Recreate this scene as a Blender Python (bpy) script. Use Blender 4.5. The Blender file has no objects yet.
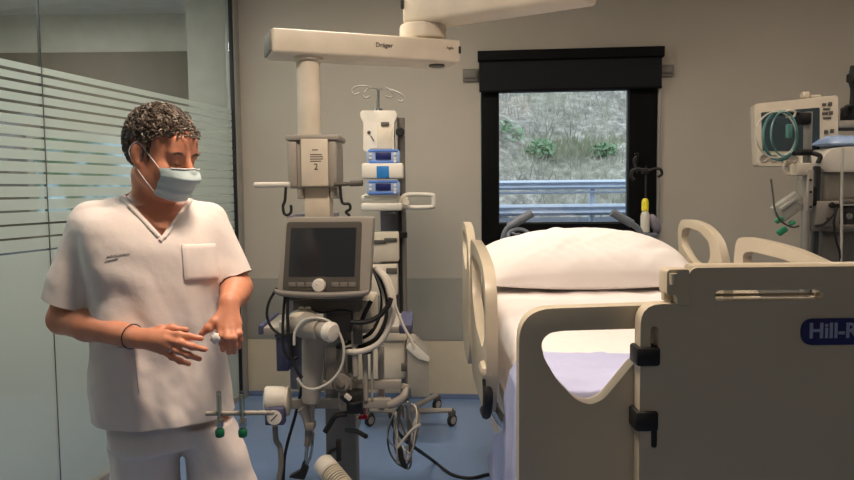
import bpy, bmesh, math, random
import numpy as np
from mathutils import Vector, Matrix, noise
from mathutils.geometry import tessellate_polygon
from mathutils.bvhtree import BVHTree

random.seed(7)
rng = np.random.default_rng(7)
scene = bpy.context.scene
COL = scene.collection
V = Vector
PI = math.pi
sin, cos = math.sin, math.cos

# ------------------------------------------------------------------ camera
FPX = 710.0
HC = 1.52
CAM = V((0, 0, HC))
camd = bpy.data.cameras.new('camera')
cam = bpy.data.objects.new('camera', camd)
COL.objects.link(cam)
camd.sensor_width = 36
camd.lens = FPX / 854 * 36
camd.clip_start = 0.05
RC = Matrix.Rotation(math.radians(90 - 4.0), 3, 'X') @ Matrix.Rotation(-0.010, 3, 'Z')
cam.matrix_world = Matrix.Translation(CAM) @ RC.to_4x4()
scene.camera = cam


def ray(px, py):
    return RC @ V(((px - 427) / FPX, -(py - 240) / FPX, -1.0))


def P(px, py, d):
    """point of the room seen at a pixel, d metres into the room"""
    r = ray(px, py)
    return CAM + r * (d / r.y)


def PF(px, py, z=0.0):
    r = ray(px, py)
    return CAM + r * ((z - HC) / r.z)


def onplane(px, py, o, n):
    r = ray(px, py)
    return CAM + r * ((o - CAM).dot(n) / r.dot(n))


# ------------------------------------------------------------------ materials
def lin(c):
    return tuple(((x / 255) / 12.92 if x / 255 <= 0.04045 else ((x / 255 + 0.055) / 1.055) ** 2.4) for x in c) + (1,)


MATS = {}


def mk(name, rgb, rough=0.5, metal=0.0, var=0.08, scale=8.0, bump=0.0, bscale=60.0, emit=None, coat=0.0, sheen=0.0, trans=0.0, sss=0.0):
    m = bpy.data.materials.new(name)
    m.use_nodes = True
    nt = m.node_tree
    b = nt.nodes['Principled BSDF']
    b.inputs['Roughness'].default_value = rough
    b.inputs['Metallic'].default_value = metal
    b.inputs['Coat Weight'].default_value = coat
    b.inputs['Sheen Weight'].default_value = sheen
    b.inputs['Transmission Weight'].default_value = trans
    if sss:
        b.inputs['Subsurface Weight'].default_value = sss
        b.inputs['Subsurface Radius'].default_value = (0.012, 0.004, 0.002)
        b.inputs['Subsurface Scale'].default_value = 1.0
    tc = nt.nodes.new('ShaderNodeTexCoord')
    nz = nt.nodes.new('ShaderNodeTexNoise')
    nz.inputs['Scale'].default_value = scale
    nz.inputs['Detail'].default_value = 4
    nt.links.new(tc.outputs['Object'], nz.inputs['Vector'])
    cr = nt.nodes.new('ShaderNodeValToRGB')
    c = lin(rgb)
    cr.color_ramp.elements[0].position = 0.3
    cr.color_ramp.elements[1].position = 0.7
    cr.color_ramp.elements[0].color = tuple(x * (1 - var) for x in c[:3]) + (1,)
    cr.color_ramp.elements[1].color = tuple(min(1, x * (1 + var)) for x in c[:3]) + (1,)
    nt.links.new(nz.outputs['Fac'], cr.inputs['Fac'])
    nt.links.new(cr.outputs['Color'], b.inputs['Base Color'])
    if bump:
        n2 = nt.nodes.new('ShaderNodeTexNoise')
        n2.inputs['Scale'].default_value = bscale
        n2.inputs['Detail'].default_value = 6
        bp = nt.nodes.new('ShaderNodeBump')
        bp.inputs['Strength'].default_value = bump
        bp.inputs['Distance'].default_value = 0.01
        nt.links.new(tc.outputs['Object'], n2.inputs['Vector'])
        nt.links.new(n2.outputs['Fac'], bp.inputs['Height'])
        nt.links.new(bp.outputs['Normal'], b.inputs['Normal'])
    if emit:
        b.inputs['Emission Color'].default_value = lin(rgb)
        b.inputs['Emission Strength'].default_value = emit
    MATS[name] = m
    return m


def schlick(nt):
    """mirror share of a thin pane, the same from either face"""
    lw = nt.nodes.new('ShaderNodeLayerWeight')
    pw = nt.nodes.new('ShaderNodeMath'); pw.operation = 'POWER'; pw.inputs[1].default_value = 5
    ml = nt.nodes.new('ShaderNodeMath'); ml.operation = 'MULTIPLY_ADD'; ml.inputs[1].default_value = .96; ml.inputs[2].default_value = .04
    nt.links.new(lw.outputs['Facing'], pw.inputs[0]); nt.links.new(pw.outputs[0], ml.inputs[0])
    return ml


def mk_glass(name, tint=(235, 240, 238), refl=0.10, rough=0.02):
    m = bpy.data.materials.new(name)
    m.use_nodes = True
    nt = m.node_tree
    for n in list(nt.nodes):
        if n.type != 'OUTPUT_MATERIAL':
            nt.nodes.remove(n)
    out = [n for n in nt.nodes if n.type == 'OUTPUT_MATERIAL'][0]
    tr = nt.nodes.new('ShaderNodeBsdfTransparent')
    tr.inputs['Color'].default_value = lin(tint)
    gl = nt.nodes.new('ShaderNodeBsdfGlossy')
    gl.inputs['Roughness'].default_value = rough
    fr = schlick(nt)
    ad = nt.nodes.new('ShaderNodeMath')
    ad.operation = 'ADD'
    ad.inputs[1].default_value = refl * 0.3
    mx = nt.nodes.new('ShaderNodeMixShader')
    nt.links.new(fr.outputs[0], ad.inputs[0])
    nt.links.new(ad.outputs[0], mx.inputs[0])
    nt.links.new(tr.outputs[0], mx.inputs[1])
    nt.links.new(gl.outputs[0], mx.inputs[2])
    nt.links.new(mx.outputs[0], out.inputs[0])
    MATS[name] = m
    return m


def mk_film(name, rgb, clear=0.2):
    m = bpy.data.materials.new(name)
    m.use_nodes = True
    nt = m.node_tree
    for n in list(nt.nodes):
        if n.type != 'OUTPUT_MATERIAL':
            nt.nodes.remove(n)
    out = [n for n in nt.nodes if n.type == 'OUTPUT_MATERIAL'][0]
    di = nt.nodes.new('ShaderNodeBsdfDiffuse')
    di.inputs['Color'].default_value = lin(rgb)
    tl = nt.nodes.new('ShaderNodeBsdfTranslucent')
    tl.inputs['Color'].default_value = lin(rgb)
    gl = nt.nodes.new('ShaderNodeBsdfGlossy')
    gl.inputs['Roughness'].default_value = 0.28
    tr = nt.nodes.new('ShaderNodeBsdfTransparent')
    a = nt.nodes.new('ShaderNodeMixShader'); a.inputs[0].default_value = 0.45
    b = nt.nodes.new('ShaderNodeMixShader'); b.inputs[0].default_value = clear
    fr = schlick(nt)
    c = nt.nodes.new('ShaderNodeMixShader')
    L = nt.links.new
    L(di.outputs[0], a.inputs[1]); L(tl.outputs[0], a.inputs[2])
    L(a.outputs[0], b.inputs[1]); L(tr.outputs[0], b.inputs[2])
    L(fr.outputs[0], c.inputs[0]); L(b.outputs[0], c.inputs[1]); L(gl.outputs[0], c.inputs[2])
    L(c.outputs[0], out.inputs[0])
    MATS[name] = m
    return m


mk('wall_paint', (188, 181, 168), 0.75, var=0.03, scale=3, bump=0.05, bscale=150)
mk('wall_band', (160, 156, 146), 0.55, var=0.03)
mk('wall_cream', (205, 193, 168), 0.6, var=0.03)
mk('skirting_blue', (104, 122, 155), 0.5)
mk('floor_blue', (112, 138, 178), 0.30, var=0.05, scale=60, bump=0.02)
mk('ceiling_white', (215, 212, 205), 0.8)
mk('corridor_grey', (182, 178, 168), 0.7)
mk('corridor_dark', (104, 95, 84), 0.7)
mk('black_frame', (9, 9, 11), 0.6)
MATS['black_frame'].node_tree.nodes['Principled BSDF'].inputs['Specular IOR Level'].default_value = 0.15
mk('blind_cloth', (17, 19, 22), 0.9, bump=0.1, bscale=300)
mk('alu', (158, 156, 150), 0.45, 0.25)
mk('alu_dark', (90, 92, 92), 0.4, 0.7)
mk('steel', (190, 190, 188), 0.22, 1.0)
mk('white_plastic', (222, 216, 204), 0.42)
mk('cream_plastic', (214, 203, 184), 0.42)
mk('grey_plastic', (158, 152, 142), 0.48)
mk('mid_grey', (122, 117, 110), 0.5)
mk('dark_grey', (86, 82, 76), 0.5)
mk('purple_grey', (122, 118, 130), 0.5)
mk('boom_white', (218, 208, 190), 0.45)
mk('bed_plastic', (190, 178, 156), 0.36, var=0.03)
mk('black_rubber', (20, 20, 21), 0.6)
mk('black_gloss', (16, 17, 19), 0.12)
mk('screen_dark', (42, 46, 50), 0.16, var=0.02)
mk('screen_teal', (58, 70, 76), 0.16, var=0.02)
mk('blue_trim', (90, 130, 205), 0.4)
mk('blue_bright', (40, 120, 190), 0.35)
mk('navy', (26, 34, 92), 0.35)
mk('navy_bin', (72, 74, 104), 0.5)
mk('logo_grey', (150, 158, 182), 0.4)
mk('ink', (52, 50, 50), 0.6)
mk('green_knob', (10, 100, 66), 0.4)
mk('green_clip', (58, 146, 108), 0.4)
mk('red_plastic', (165, 24, 40), 0.4)
mk('yellow_plastic', (225, 214, 50), 0.4)
mk('teal_tube', (84, 134, 132), 0.3)
mk('tube_white', (214, 208, 196), 0.35)
mk('tube_clear', (190, 188, 178), 0.2)
mk('skin', (206, 138, 107), 0.5, var=0.08, scale=25, sss=0.12, bump=0.05, bscale=200)
mk('skin_dark', (120, 66, 50), 0.5)
mk('hair_dark', (80, 67, 56), 0.55, var=0.25, scale=60)
mk('hair_grey', (136, 123, 109), 0.5, var=0.2, scale=60)
mk('scrub_white', (226, 216, 210), 0.85, var=0.02, bump=0.12, bscale=45, sheen=0.1)
mk('embroidery', (118, 112, 118), 0.8)
mk('mask_blue', (192, 210, 210), 0.85, var=0.03, bump=0.1, bscale=300)
mk('mask_white', (225, 225, 222), 0.85)
mk('linen_white', (232, 225, 222), 0.85, var=0.02, bump=0.08, bscale=40)
mk('linen_lavender', (176, 180, 214), 0.85, var=0.03, bump=0.1, bscale=40)
mk('mattress_cloth', (190, 186, 190), 0.8)
mk('hand_grey', (92, 100, 112), 0.4)
mk('rail_galv', (204, 216, 234), 0.45, 0.0)
mk('asphalt', (66, 76, 92), 0.8)
mk('bag_blue', (150, 175, 215), 0.25)
mk('shrub_leaf', (128, 158, 122), 0.8, var=0.3, scale=3)
mk('brush_twig', (168, 165, 154), 0.9, var=0.4, scale=1.5)
mk('grass_pale', (160, 166, 138), 0.9, var=0.25, scale=1.5)
mk_glass('clear_glass')
mk_glass('window_glass', (240, 244, 246), refl=0.05)
mk_glass('tube_glass', (215, 225, 222), refl=0.2, rough=0.05)
mk_film('frost_film', (208, 216, 208), 0.34)
M = MATS


# hillside: dry scrub with grass streaks (shape of the growth itself)
def hillside_mat():
    m = bpy.data.materials.new('hillside')
    m.use_nodes = True
    nt = m.node_tree
    b = nt.nodes['Principled BSDF']
    b.inputs['Roughness'].default_value = 0.95
    tc = nt.nodes.new('ShaderNodeTexCoord')
    n1 = nt.nodes.new('ShaderNodeTexNoise'); n1.inputs['Scale'].default_value = 5.0; n1.inputs['Detail'].default_value = 10; n1.inputs['Roughness'].default_value = 0.8
    n2 = nt.nodes.new('ShaderNodeTexNoise'); n2.inputs['Scale'].default_value = 0.55; n2.inputs['Detail'].default_value = 5
    L = nt.links.new
    L(tc.outputs['Object'], n1.inputs['Vector']); L(tc.outputs['Object'], n2.inputs['Vector'])
    c1 = nt.nodes.new('ShaderNodeValToRGB')
    e = c1.color_ramp.elements
    e[0].position = 0.36; e[0].color = lin((86, 84, 78))
    e[1].position = 0.66; e[1].color = lin((205, 204, 198))
    e2 = e.new(0.5); e2.color = lin((140, 138, 130))
    c2 = nt.nodes.new('ShaderNodeValToRGB')
    e = c2.color_ramp.elements
    e[0].position = 0.5; e[0].color = (0, 0, 0, 1)
    e[1].position = 0.68; e[1].color = (0.35, 0.35, 0.35, 1)
    mx = nt.nodes.new('ShaderNodeMixRGB')
    mx.inputs['Color2'].default_value = lin((150, 156, 126))
    L(n1.outputs['Fac'], c1.inputs['Fac']); L(n2.outputs['Fac'], c2.inputs['Fac'])
    L(c2.outputs['Color'], mx.inputs['Fac']); L(c1.outputs['Color'], mx.inputs['Color1'])
    L(mx.outputs['Color'], b.inputs['Base Color'])
    MATS['hillside'] = m


hillside_mat()

# ------------------------------------------------------------------ mesh builder
WL = {}


def crom(pts, n=6, closed=False):
    pts = [V(p) for p in pts]
    if len(pts) < 3 and not closed:
        return pts
    out = []
    N = len(pts)
    segs = N if closed else N - 1
    for i in range(segs):
        if closed:
            p0, p1, p2, p3 = pts[(i - 1) % N], pts[i], pts[(i + 1) % N], pts[(i + 2) % N]
        else:
            p1, p2 = pts[i], pts[i + 1]
            p0 = pts[i - 1] if i else p1 * 2 - p2
            p3 = pts[i + 2] if i + 2 < N else p2 * 2 - p1
        for k in range(n):
            t = k / n
            out.append(0.5 * ((2 * p1) + (p2 - p0) * t + (2 * p0 - 5 * p1 + 4 * p2 - p3) * t * t + (3 * p1 - p0 - 3 * p2 + p3) * t ** 3))
    if not closed:
        out.append(pts[-1])
    return out


def rpoly(pts, r, seg=5):
    """polygon with rounded corners; r a number or a list"""
    N = len(pts)
    out = []
    for i in range(N):
        p = V(pts[i]).to_2d(); a = V(pts[i - 1]).to_2d(); b = V(pts[(i + 1) % N]).to_2d()
        rr = r[i] if isinstance(r, (list, tuple)) else r
        da, db = a - p, b - p
        q = min(rr, da.length * 0.48, db.length * 0.48)
        if q < 1e-5:
            out.append(p); continue
        s, e = p + da.normalized() * q, p + db.normalized() * q
        for k in range(seg + 1):
            t = k / seg
            out.append(s * (1 - t) ** 2 + p * 2 * t * (1 - t) + e * t * t)
    return out


def yawm(a):
    return Matrix.Rotation(a, 3, 'Z')


def axes(z, x=None):
    z = V(z).normalized()
    x = V(x) if x is not None else (V((0, 0, 1)) if abs(z.z) < 0.9 else V((1, 0, 0)))
    y = z.cross(x).normalized()
    x = y.cross(z).normalized()
    return Matrix((x, y, z)).transposed()


class MB:
    def __init__(s):
        s.v = []; s.f = []; s.m = []; s.mi = 0; s.cuts = []

    def add(s, vs, fs):
        o = len(s.v)
        s.cuts.append((o, len(s.f)))
        s.v += [V(v) for v in vs]
        s.f += [tuple(i + o for i in f) for f in fs]
        s.m += [s.mi] * len(fs)
        return s

    def addbm(s, bm, mat=None):
        bm.verts.index_update()
        vs = [(mat @ v.co if mat else v.co.copy()) for v in bm.verts]
        s.add(vs, [[v.index for v in f.verts] for f in bm.faces])
        bm.free()
        return s

    def box(s, c, size, rot=0.0, bevel=0.0, seg=2, taper=None):
        bm = bmesh.new()
        bmesh.ops.create_cube(bm, size=1)
        for v in bm.verts:
            v.co = V((v.co.x * size[0], v.co.y * size[1], v.co.z * size[2]))
            if taper and v.co.z > 0:
                v.co.x *= taper[0]; v.co.y *= taper[1]
        if bevel:
            bevel = min(bevel, min(size) * 0.45)
            bmesh.ops.bevel(bm, geom=bm.edges[:], offset=bevel, segments=seg, affect='EDGES', profile=0.5)
        R = rot if isinstance(rot, Matrix) else yawm(rot)
        return s.addbm(bm, Matrix.Translation(V(c)) @ R.to_4x4())

    def lathe(s, o, ax, prof, seg=20, x=None):
        A = axes(ax, x)
        o = V(o)
        vs, fs = [], []
        for r, h in prof:
            for k in range(seg):
                a = 2 * PI * k / seg
                vs.append(o + A @ V((r * cos(a), r * sin(a), h)))
        n = len(prof)
        for i in range(n - 1):
            for k in range(seg):
                k2 = (k + 1) % seg
                fs.append((i * seg + k, i * seg + k2, (i + 1) * seg + k2, (i + 1) * seg + k))
        fs.append(tuple(range(seg - 1, -1, -1)))
        fs.append(tuple((n - 1) * seg + k for k in range(seg)))
        return s.add(vs, fs)

    def cyl(s, a, b, r, r2=None, seg=16, bev=0.0):
        a, b = V(a), V(b)
        L = (b - a).length
        r2 = r if r2 is None else r2
        if bev:
            pr = [(r - bev, 0), (r, bev), (r2, L - bev), (r2 - bev, L)]
        else:
            pr = [(r, 0), (r2, L)]
        return s.lathe(a, b - a, pr, seg)

    def ell(s, c, rad, rot=None, seg=20, rings=12):
        bm = bmesh.new()
        bmesh.ops.create_uvsphere(bm, u_segments=seg, v_segments=rings, radius=1)
        R = (rot if rot else Matrix.Identity(3))
        S = Matrix.Diagonal(V(rad))
        return s.addbm(bm, Matrix.Translation(V(c)) @ (R @ S).to_4x4())

    def tube(s, pts, r, seg=8, n=6, closed=False, smooth=True):
        p = crom(pts, n, closed) if smooth else [V(q) for q in pts]
        N = len(p)
        rr = r if isinstance(r, (list, tuple)) else None
        vs, fs = [], []
        nrm = None
        for i in range(N):
            t = (p[(i + 1) % N] - p[i - 1]) if closed else (p[min(i + 1, N - 1)] - p[max(i - 1, 0)])
            if t.length < 1e-9:
                t = V((0, 0, 1))
            t.normalize()
            if nrm is None:
                nrm = t.orthogonal().normalized()
            nrm = (nrm - t * nrm.dot(t))
            if nrm.length < 1e-6:
                nrm = t.orthogonal()
            nrm.normalize()
            b = t.cross(nrm)
            if rr:
                q = i / (N - 1) * (len(rr) - 1); j = min(int(q), len(rr) - 2)
                R = rr[j] * (1 - (q - j)) + rr[j + 1] * (q - j)
            else:
                R = r
            for k in range(seg):
                a = 2 * PI * k / seg
                vs.append(p[i] + (nrm * cos(a) + b * sin(a)) * R)
        for i in range(N if closed else N - 1):
            j = (i + 1) % N
            for k in range(seg):
                k2 = (k + 1) % seg
                fs.append((i * seg + k, i * seg + k2, j * seg + k2, j * seg + k))
        if not closed:
            fs.append(tuple(range(seg - 1, -1, -1)))
            fs.append(tuple((N - 1) * seg + k for k in range(seg)))
        return s.add(vs, fs)

    def prism(s, outer, holes, o, u, v, d, bevel=0.0, seg=3):
        """outline in (u,v) coordinates pushed along vector d, rim edges rounded"""
        o, u, v, d = V(o), V(u), V(v), V(d)
        loops = [[V((p[0], p[1], 0)) for p in outer]] + [[V((p[0], p[1], 0)) for p in h] for h in holes]
        tris = tessellate_polygon(loops)
        flat = [p for l in loops for p in l]
        n = len(flat)
        bm = bmesh.new()
        f0 = [bm.verts.new(o + u * p.x + v * p.y) for p in flat]
        f1 = [bm.verts.new(o + u * p.x + v * p.y + d) for p in flat]
        for t in tris:
            try:
                bm.faces.new([f0[i] for i in t]); bm.faces.new([f1[i] for i in reversed(t)])
            except ValueError:
                pass
        b = 0
        rim = []
        for l in loops:
            k = len(l)
            for i in range(k):
                j = (i + 1) % k
                try:
                    bm.faces.new((f0[b + i], f0[b + j], f1[b + j], f1[b + i]))
                except ValueError:
                    pass
                rim.append((b + i, b + j))
            b += k
        bmesh.ops.recalc_face_normals(bm, faces=bm.faces[:])
        if bevel:
            es = []
            for i, j in rim:
                for F in (f0, f1):
                    e = bm.edges.get((F[i], F[j]))
                    if e:
                        es.append(e)
            bmesh.ops.bevel(bm, geom=es, offset=bevel, segments=seg, affect='EDGES', profile=0.5, clamp_overlap=True)
        return s.addbm(bm)

    def grid(s, rows, closed=False):
        nr, nc = len(rows), len(rows[0])
        vs = [p for r in rows for p in r]
        fs = []
        for i in range(nr - 1):
            for j in range(nc if closed else nc - 1):
                j2 = (j + 1) % nc
                fs.append((i * nc + j, i * nc + j2, (i + 1) * nc + j2, (i + 1) * nc + j))
        return s.add(vs, fs)

    def sheet(s, rows, th):
        """a cloth with thickness: two grids th apart, closed along the hem"""
        nr, nc = len(rows), len(rows[0])
        me = [[None] * nc for _ in range(nr)]
        for i in range(nr):
            for j in range(nc):
                du = rows[min(i + 1, nr - 1)][j] - rows[max(i - 1, 0)][j]
                dv = rows[i][min(j + 1, nc - 1)] - rows[i][max(j - 1, 0)]
                n = du.cross(dv)
                n = n.normalized() if n.length > 1e-12 else V((0, 0, 1))
                me[i][j] = rows[i][j] - n * th
        vs = [p for r in rows for p in r] + [p for r in me for p in r]
        K = nr * nc
        fs = []
        for i in range(nr - 1):
            for j in range(nc - 1):
                a, b, c, d = i * nc + j, i * nc + j + 1, (i + 1) * nc + j + 1, (i + 1) * nc + j
                fs.append((a, b, c, d)); fs.append((K + d, K + c, K + b, K + a))
        bd = [i for i in range(nc)] + [i * nc + nc - 1 for i in range(1, nr)] + [(nr - 1) * nc + j for j in range(nc - 2, -1, -1)] + [i * nc for i in range(nr - 2, 0, -1)]
        for q in range(len(bd)):
            a, b = bd[q], bd[(q + 1) % len(bd)]
            fs.append((a, K + a, K + b, b))
        return s.add(vs, fs)

    def text(s, body, size, o, u, v, ext=0.001, bold=0.0):
        cu = bpy.data.curves.new('t', 'FONT')
        cu.body = body; cu.size = size; cu.extrude = ext; cu.align_x = 'CENTER'; cu.align_y = 'CENTER'
        cu.resolution_u = 3; cu.offset = bold
        ob = bpy.data.objects.new('t', cu)
        COL.objects.link(ob)
        dg = bpy.context.evaluated_depsgraph_get()
        me = ob.evaluated_get(dg).to_mesh()
        o, u, v = V(o), V(u).normalized(), V(v).normalized()
        n = u.cross(v)
        s.add([o + u * q.co.x + v * q.co.y + n * q.co.z for q in me.vertices], [tuple(p.vertices) for p in me.polygons])
        ob.evaluated_get(dg).to_mesh_clear()
        bpy.data.objects.remove(ob); bpy.data.curves.remove(cu)
        return s

    def each(s, name, mat, parent):
        """every shape added so far becomes a part of its own"""
        cs = s.cuts + [(len(s.v), len(s.f))]
        for (v0, f0), (v1, f1) in zip(cs, cs[1:]):
            q = MB()
            q.add(s.v[v0:v1], [[i - v0 for i in f] for f in s.f[f0:f1]])
            o = q.build(name, mat, parent)
        return o

    def build(s, name, mat, parent=None, loc=None, smooth=True, angle=38, recalc=True):
        mats = mat if isinstance(mat, (list, tuple)) else [mat]
        if parent is not None:
            off = WL[parent.name]
        elif loc is not None:
            off = V(loc)
        else:
            xs = [v.x for v in s.v]; ys = [v.y for v in s.v]; zs = [v.z for v in s.v]
            off = V(((min(xs) + max(xs)) / 2, (min(ys) + max(ys)) / 2, min(zs)))
        me = bpy.data.meshes.new(name)
        me.from_pydata([tuple(v - off) for v in s.v], [], s.f)
        for m in mats:
            me.materials.append(M[m] if isinstance(m, str) else m)
        if len(mats) > 1:
            me.polygons.foreach_set('material_index', s.m)
        if recalc:
            bm = bmesh.new(); bm.from_mesh(me)
            bmesh.ops.recalc_face_normals(bm, faces=bm.faces[:])
            bm.to_mesh(me); bm.free()
        if smooth:
            me.polygons.foreach_set('use_smooth', [True] * len(me.polygons))
            me.set_sharp_from_angle(angle=math.radians(angle))
        me.update()
        ob = bpy.data.objects.new(name, me)
        COL.objects.link(ob)
        if parent is not None:
            ob.parent = parent
        else:
            ob.location = off
        WL[ob.name] = off
        return ob


def thing(name, label, cat, loc, group=None):
    o = bpy.data.objects.new(name, None)
    COL.objects.link(o)
    o.location = loc
    o.empty_display_size = 0.1
    WL[o.name] = V(loc)
    return tag(o, label, cat, group)


def tag(o, label, cat, group=None):
    o['label'] = label; o['category'] = cat
    if group:
        o['group'] = group
    return o


def struct(o):
    o['kind'] = 'structure'
    return o


def lab(o, t):
    o['label'] = t
    return o


def fbox(mb, x0, y0, x1, y1, d, depth, bevel=0.004, seg=2):
    """box whose front face spans these pixels d metres into the room"""
    c = P((x0 + x1) / 2, (y0 + y1) / 2, d)
    k = d / FPX
    return mb.box((c.x, d + depth / 2, c.z), ((x1 - x0) * k, depth, (y1 - y0) * k), 0, bevel, seg)


def dup(o, delta, label=None, parent=None):
    c = o.copy()
    COL.objects.link(c)
    if parent is None:
        c.location = V(o.location) + V(delta)
    else:
        c.parent = parent
    if label:
        c['label'] = label
    for ch in list(o.children):
        dup(ch, (0, 0, 0), None, c)
    return c


X, Y, Z = V((1, 0, 0)), V((0, 1, 0)), V((0, 0, 1))

# ================================================================== ROOM SHELL
WYAW = -0.09
WO = V((0, 5.11, 0))
WU = V((1, WYAW, 0)).normalized()
WN = V((-WU.y, WU.x, 0))            # out of the room


def wall_uv(px, py):
    p = onplane(px, py, WO, WN)
    return (p - WO).dot(WU), p.z


HT = 3.05
uL = -1.37
uR = 3.9
win_l, win_b = wall_uv(481, 246)
win_r, _ = wall_uv(656, 246)
_, win_t = wall_uv(570, 58)


def wallp(u, z, n=0.0):
    return WO + WU * u + Z * z + WN * n


mb = MB()
mb.prism([(uL - 0.1, 0), (uR, 0), (uR, HT), (uL - 0.1, HT)], [[(win_l, win_b), (win_r, win_b), (win_r, win_t), (win_l, win_t)]], WO, WU, Z, WN * 0.26)
struct(mb.build('wall_back', 'wall_paint', smooth=False))
_, zb1 = wall_uv(445, 278)
_, zb0 = wall_uv(445, 340)
_, zs = wall_uv(445, 393.5)
mb = MB()
mb.prism([(uL, zb0), (uR - 0.02, zb0), (uR - 0.02, zb1), (uL, zb1)], [], WO, WU, Z, -WN * 0.012, 0.003)
mb.mi = 1
mb.prism([(uL, zs), (uR - 0.02, zs), (uR - 0.02, zb0), (uL, zb0)], [], WO, WU, Z, -WN * 0.006, 0.002)
struct(mb.build('trim_1', ['wall_band', 'wall_cream']))
mb = MB()
mb.prism([(uL, 0), (uR - 0.02, 0), (uR - 0.02, zs), (uL, zs)], [], WO, WU, Z, -WN * 0.010, 0.003)
struct(mb.build('baseboard_back', 'skirting_blue'))

# floor and ceiling cover room and corridor
mb = MB(); mb.box((0.2, 2.0, -0.05), (8.4, 9.4, 0.1)); fl = struct(mb.build('floor', 'floor_blue', loc=(0.2, 2, -0.1), smooth=False))
mb = MB(); mb.box((0.2, 2.0, HT + 0.05), (8.4, 9.4, 0.1)); struct(mb.build('ceiling', 'ceiling_white', smooth=False))
mb = MB(); mb.box((3.95, 1.3, HT / 2), (0.1, 7.2, HT)); struct(mb.build('wall_right', 'wall_paint', smooth=False))
mb = MB(); mb.box((0.2, -2.35, HT / 2), (8.0, 0.1, HT)); struct(mb.build('wall_front', 'wall_paint', smooth=False))
# corridor beyond the glass
mb = MB(); mb.box((-3.95, 2.0, HT / 2), (0.1, 9.0, HT)); struct(mb.build('wall_corridor', 'corridor_grey', smooth=False))
mb = MB()
mb.box((-2.9, 6.25, HT / 2), (2.4, 0.1, HT))
struct(mb.build('wall_corridor_end', 'corridor_grey', smooth=False))
pa, pb = P(72, 60, 6.15), P(190, 110, 6.15)
mb = MB(); mb.box(((pa.x + pb.x) / 2 - 0.4, 6.16, 1.36), (pb.x - pa.x + 0.8, 0.06, 2.72), 0, 0.004)
struct(mb.build('trim_2', 'corridor_dark'))
pc = P(214, 60, 5.45)
mb = MB(); mb.box((pc.x + 0.08, 5.5, HT / 2), (0.56, 0.1, HT)); struct(mb.build('wall_corridor_pier', 'corridor_grey', smooth=False))

# glass partition
GA = V((-1.375 - 0.23 * (5.20 + 2.3), -2.3, 0))
GB = V((-1.375, 5.20, 0))
GU = (GB - GA).normalized()
GN = V((-GU.y, GU.x, 0))            # towards the corridor
GL = (GB - GA).length


def gpx(px):
    p = onplane(px, 190, GA, GN)
    return (p - GA).dot(GU)


root = thing('wall_left', 'glass partition', 'wall', GA)
for k in ('label', 'category'):
    del root[k]
struct(root)
j0 = gpx(47)
js = [0.0, j0 - 1.9, j0, GL - 0.06]
for i in range(3):
    a, b = js[i] + 0.004, js[i + 1] - 0.004
    mb = MB()
    mb.prism([(a, 0.04), (b, 0.04), (b, HT), (a, HT)], [], GA, GU, Z, GN * 0.012)
    mb.build('glass_pane', 'clear_glass', root, smooth=False)
    # film: frosted below, thinning to stripes at the top
    mb = MB()
    z = 2.112
    gap, film = 0.0165, 0.014
    k = 0
    st = []
    while z > 1.31:
        f = k / 14
        fh = 0.030 + 0.022 * f
        gh = 0.0145 - 0.005 * f
        st.append((z - fh, z))
        z -= fh + gh
        k += 1
    st.append((0.04, z + 0.0))
    for (z0, z1) in st:
        mb.prism([(a, z0), (b, z0), (b, z1), (a, z1)], [], GA - GN * 0.0006, GU, Z, -GN * 0.0008)
    mb.build('frosted_film', 'frost_film', root, smooth=False)
mb = MB()
for q in js[1:3]:
    mb.prism([(q - 0.004, 0.0), (q + 0.004, 0.0), (q + 0.004, HT), (q - 0.004, HT)], [], GA, GU, Z, GN * 0.012)
mb.build('glass_joint', 'alu_dark', root)
mb = MB(); mb.box(GA + GU * (GL - 0.025) + Z * HT / 2, (0.075, 0.07, HT), math.atan2(GU.y, GU.x), 0.004)
mb.build('end_post', 'alu', root)
mb = MB(); mb.prism([(0, 0), (GL, 0), (GL, 0.04), (0, 0.04)], [], GA - GN * 0.02, GU, Z, GN * 0.05, 0.003)
mb.build('floor_track', 'alu', root)
mb = MB(); mb.box(GA + GU * (GL - 0.068) + Z * HT / 2 - GN * 0.012, (0.008, 0.03, HT), math.atan2(GU.y, GU.x), 0.002)
mb.build('seal_strip', 'black_rubber', root)

# added glowing window, stands in for the window reflection seen between the stripes
wroot = thing('window_glow', 'x', 'x', (-2.6, 5.2, 1.3))
for k in ('label', 'category'):
    del wroot[k]
struct(wroot)
mb = MB()
mb.mi = 0
mb.prism(rpoly([(-1.05, 1.3), (0.15, 1.3), (0.15, 2.05), (-1.05, 2.05)], 0.01), [[(-1.0, 1.35), (0.1, 1.35), (0.1, 2.0), (-1.0, 2.0)]], V((-2.35, 6.125, 0)), X, Z, -Y * 0.04, 0.004)
mb.build('window_frame', 'alu', wroot)
m2 = bpy.data.materials.new('daylight_glow_pane')
m2.use_nodes = True
nt = m2.node_tree
bs = nt.nodes['Principled BSDF']
tc = nt.nodes.new('ShaderNodeTexCoord')
nz = nt.nodes.new('ShaderNodeTexNoise'); nz.inputs['Scale'].default_value = 5
cr = nt.nodes.new('ShaderNodeValToRGB')
cr.color_ramp.elements[0].position = 0.42; cr.color_ramp.elements[0].color = lin((78, 110, 80))
cr.color_ramp.elements[1].position = 0.6; cr.color_ramp.elements[1].color = lin((190, 220, 240))
nt.links.new(tc.outputs['Object'], nz.inputs['Vector']); nt.links.new(nz.outputs['Fac'], cr.inputs['Fac'])
nt.links.new(cr.outputs['Color'], bs.inputs['Emission Color']); bs.inputs['Emission Strength'].default_value = 0.9  # pane glows by itself; reflected daylight is painted into its colours
bs.inputs['Base Color'].default_value = (0.05, 0.05, 0.05, 1)
MATS['daylight_glow_pane'] = m2
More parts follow.
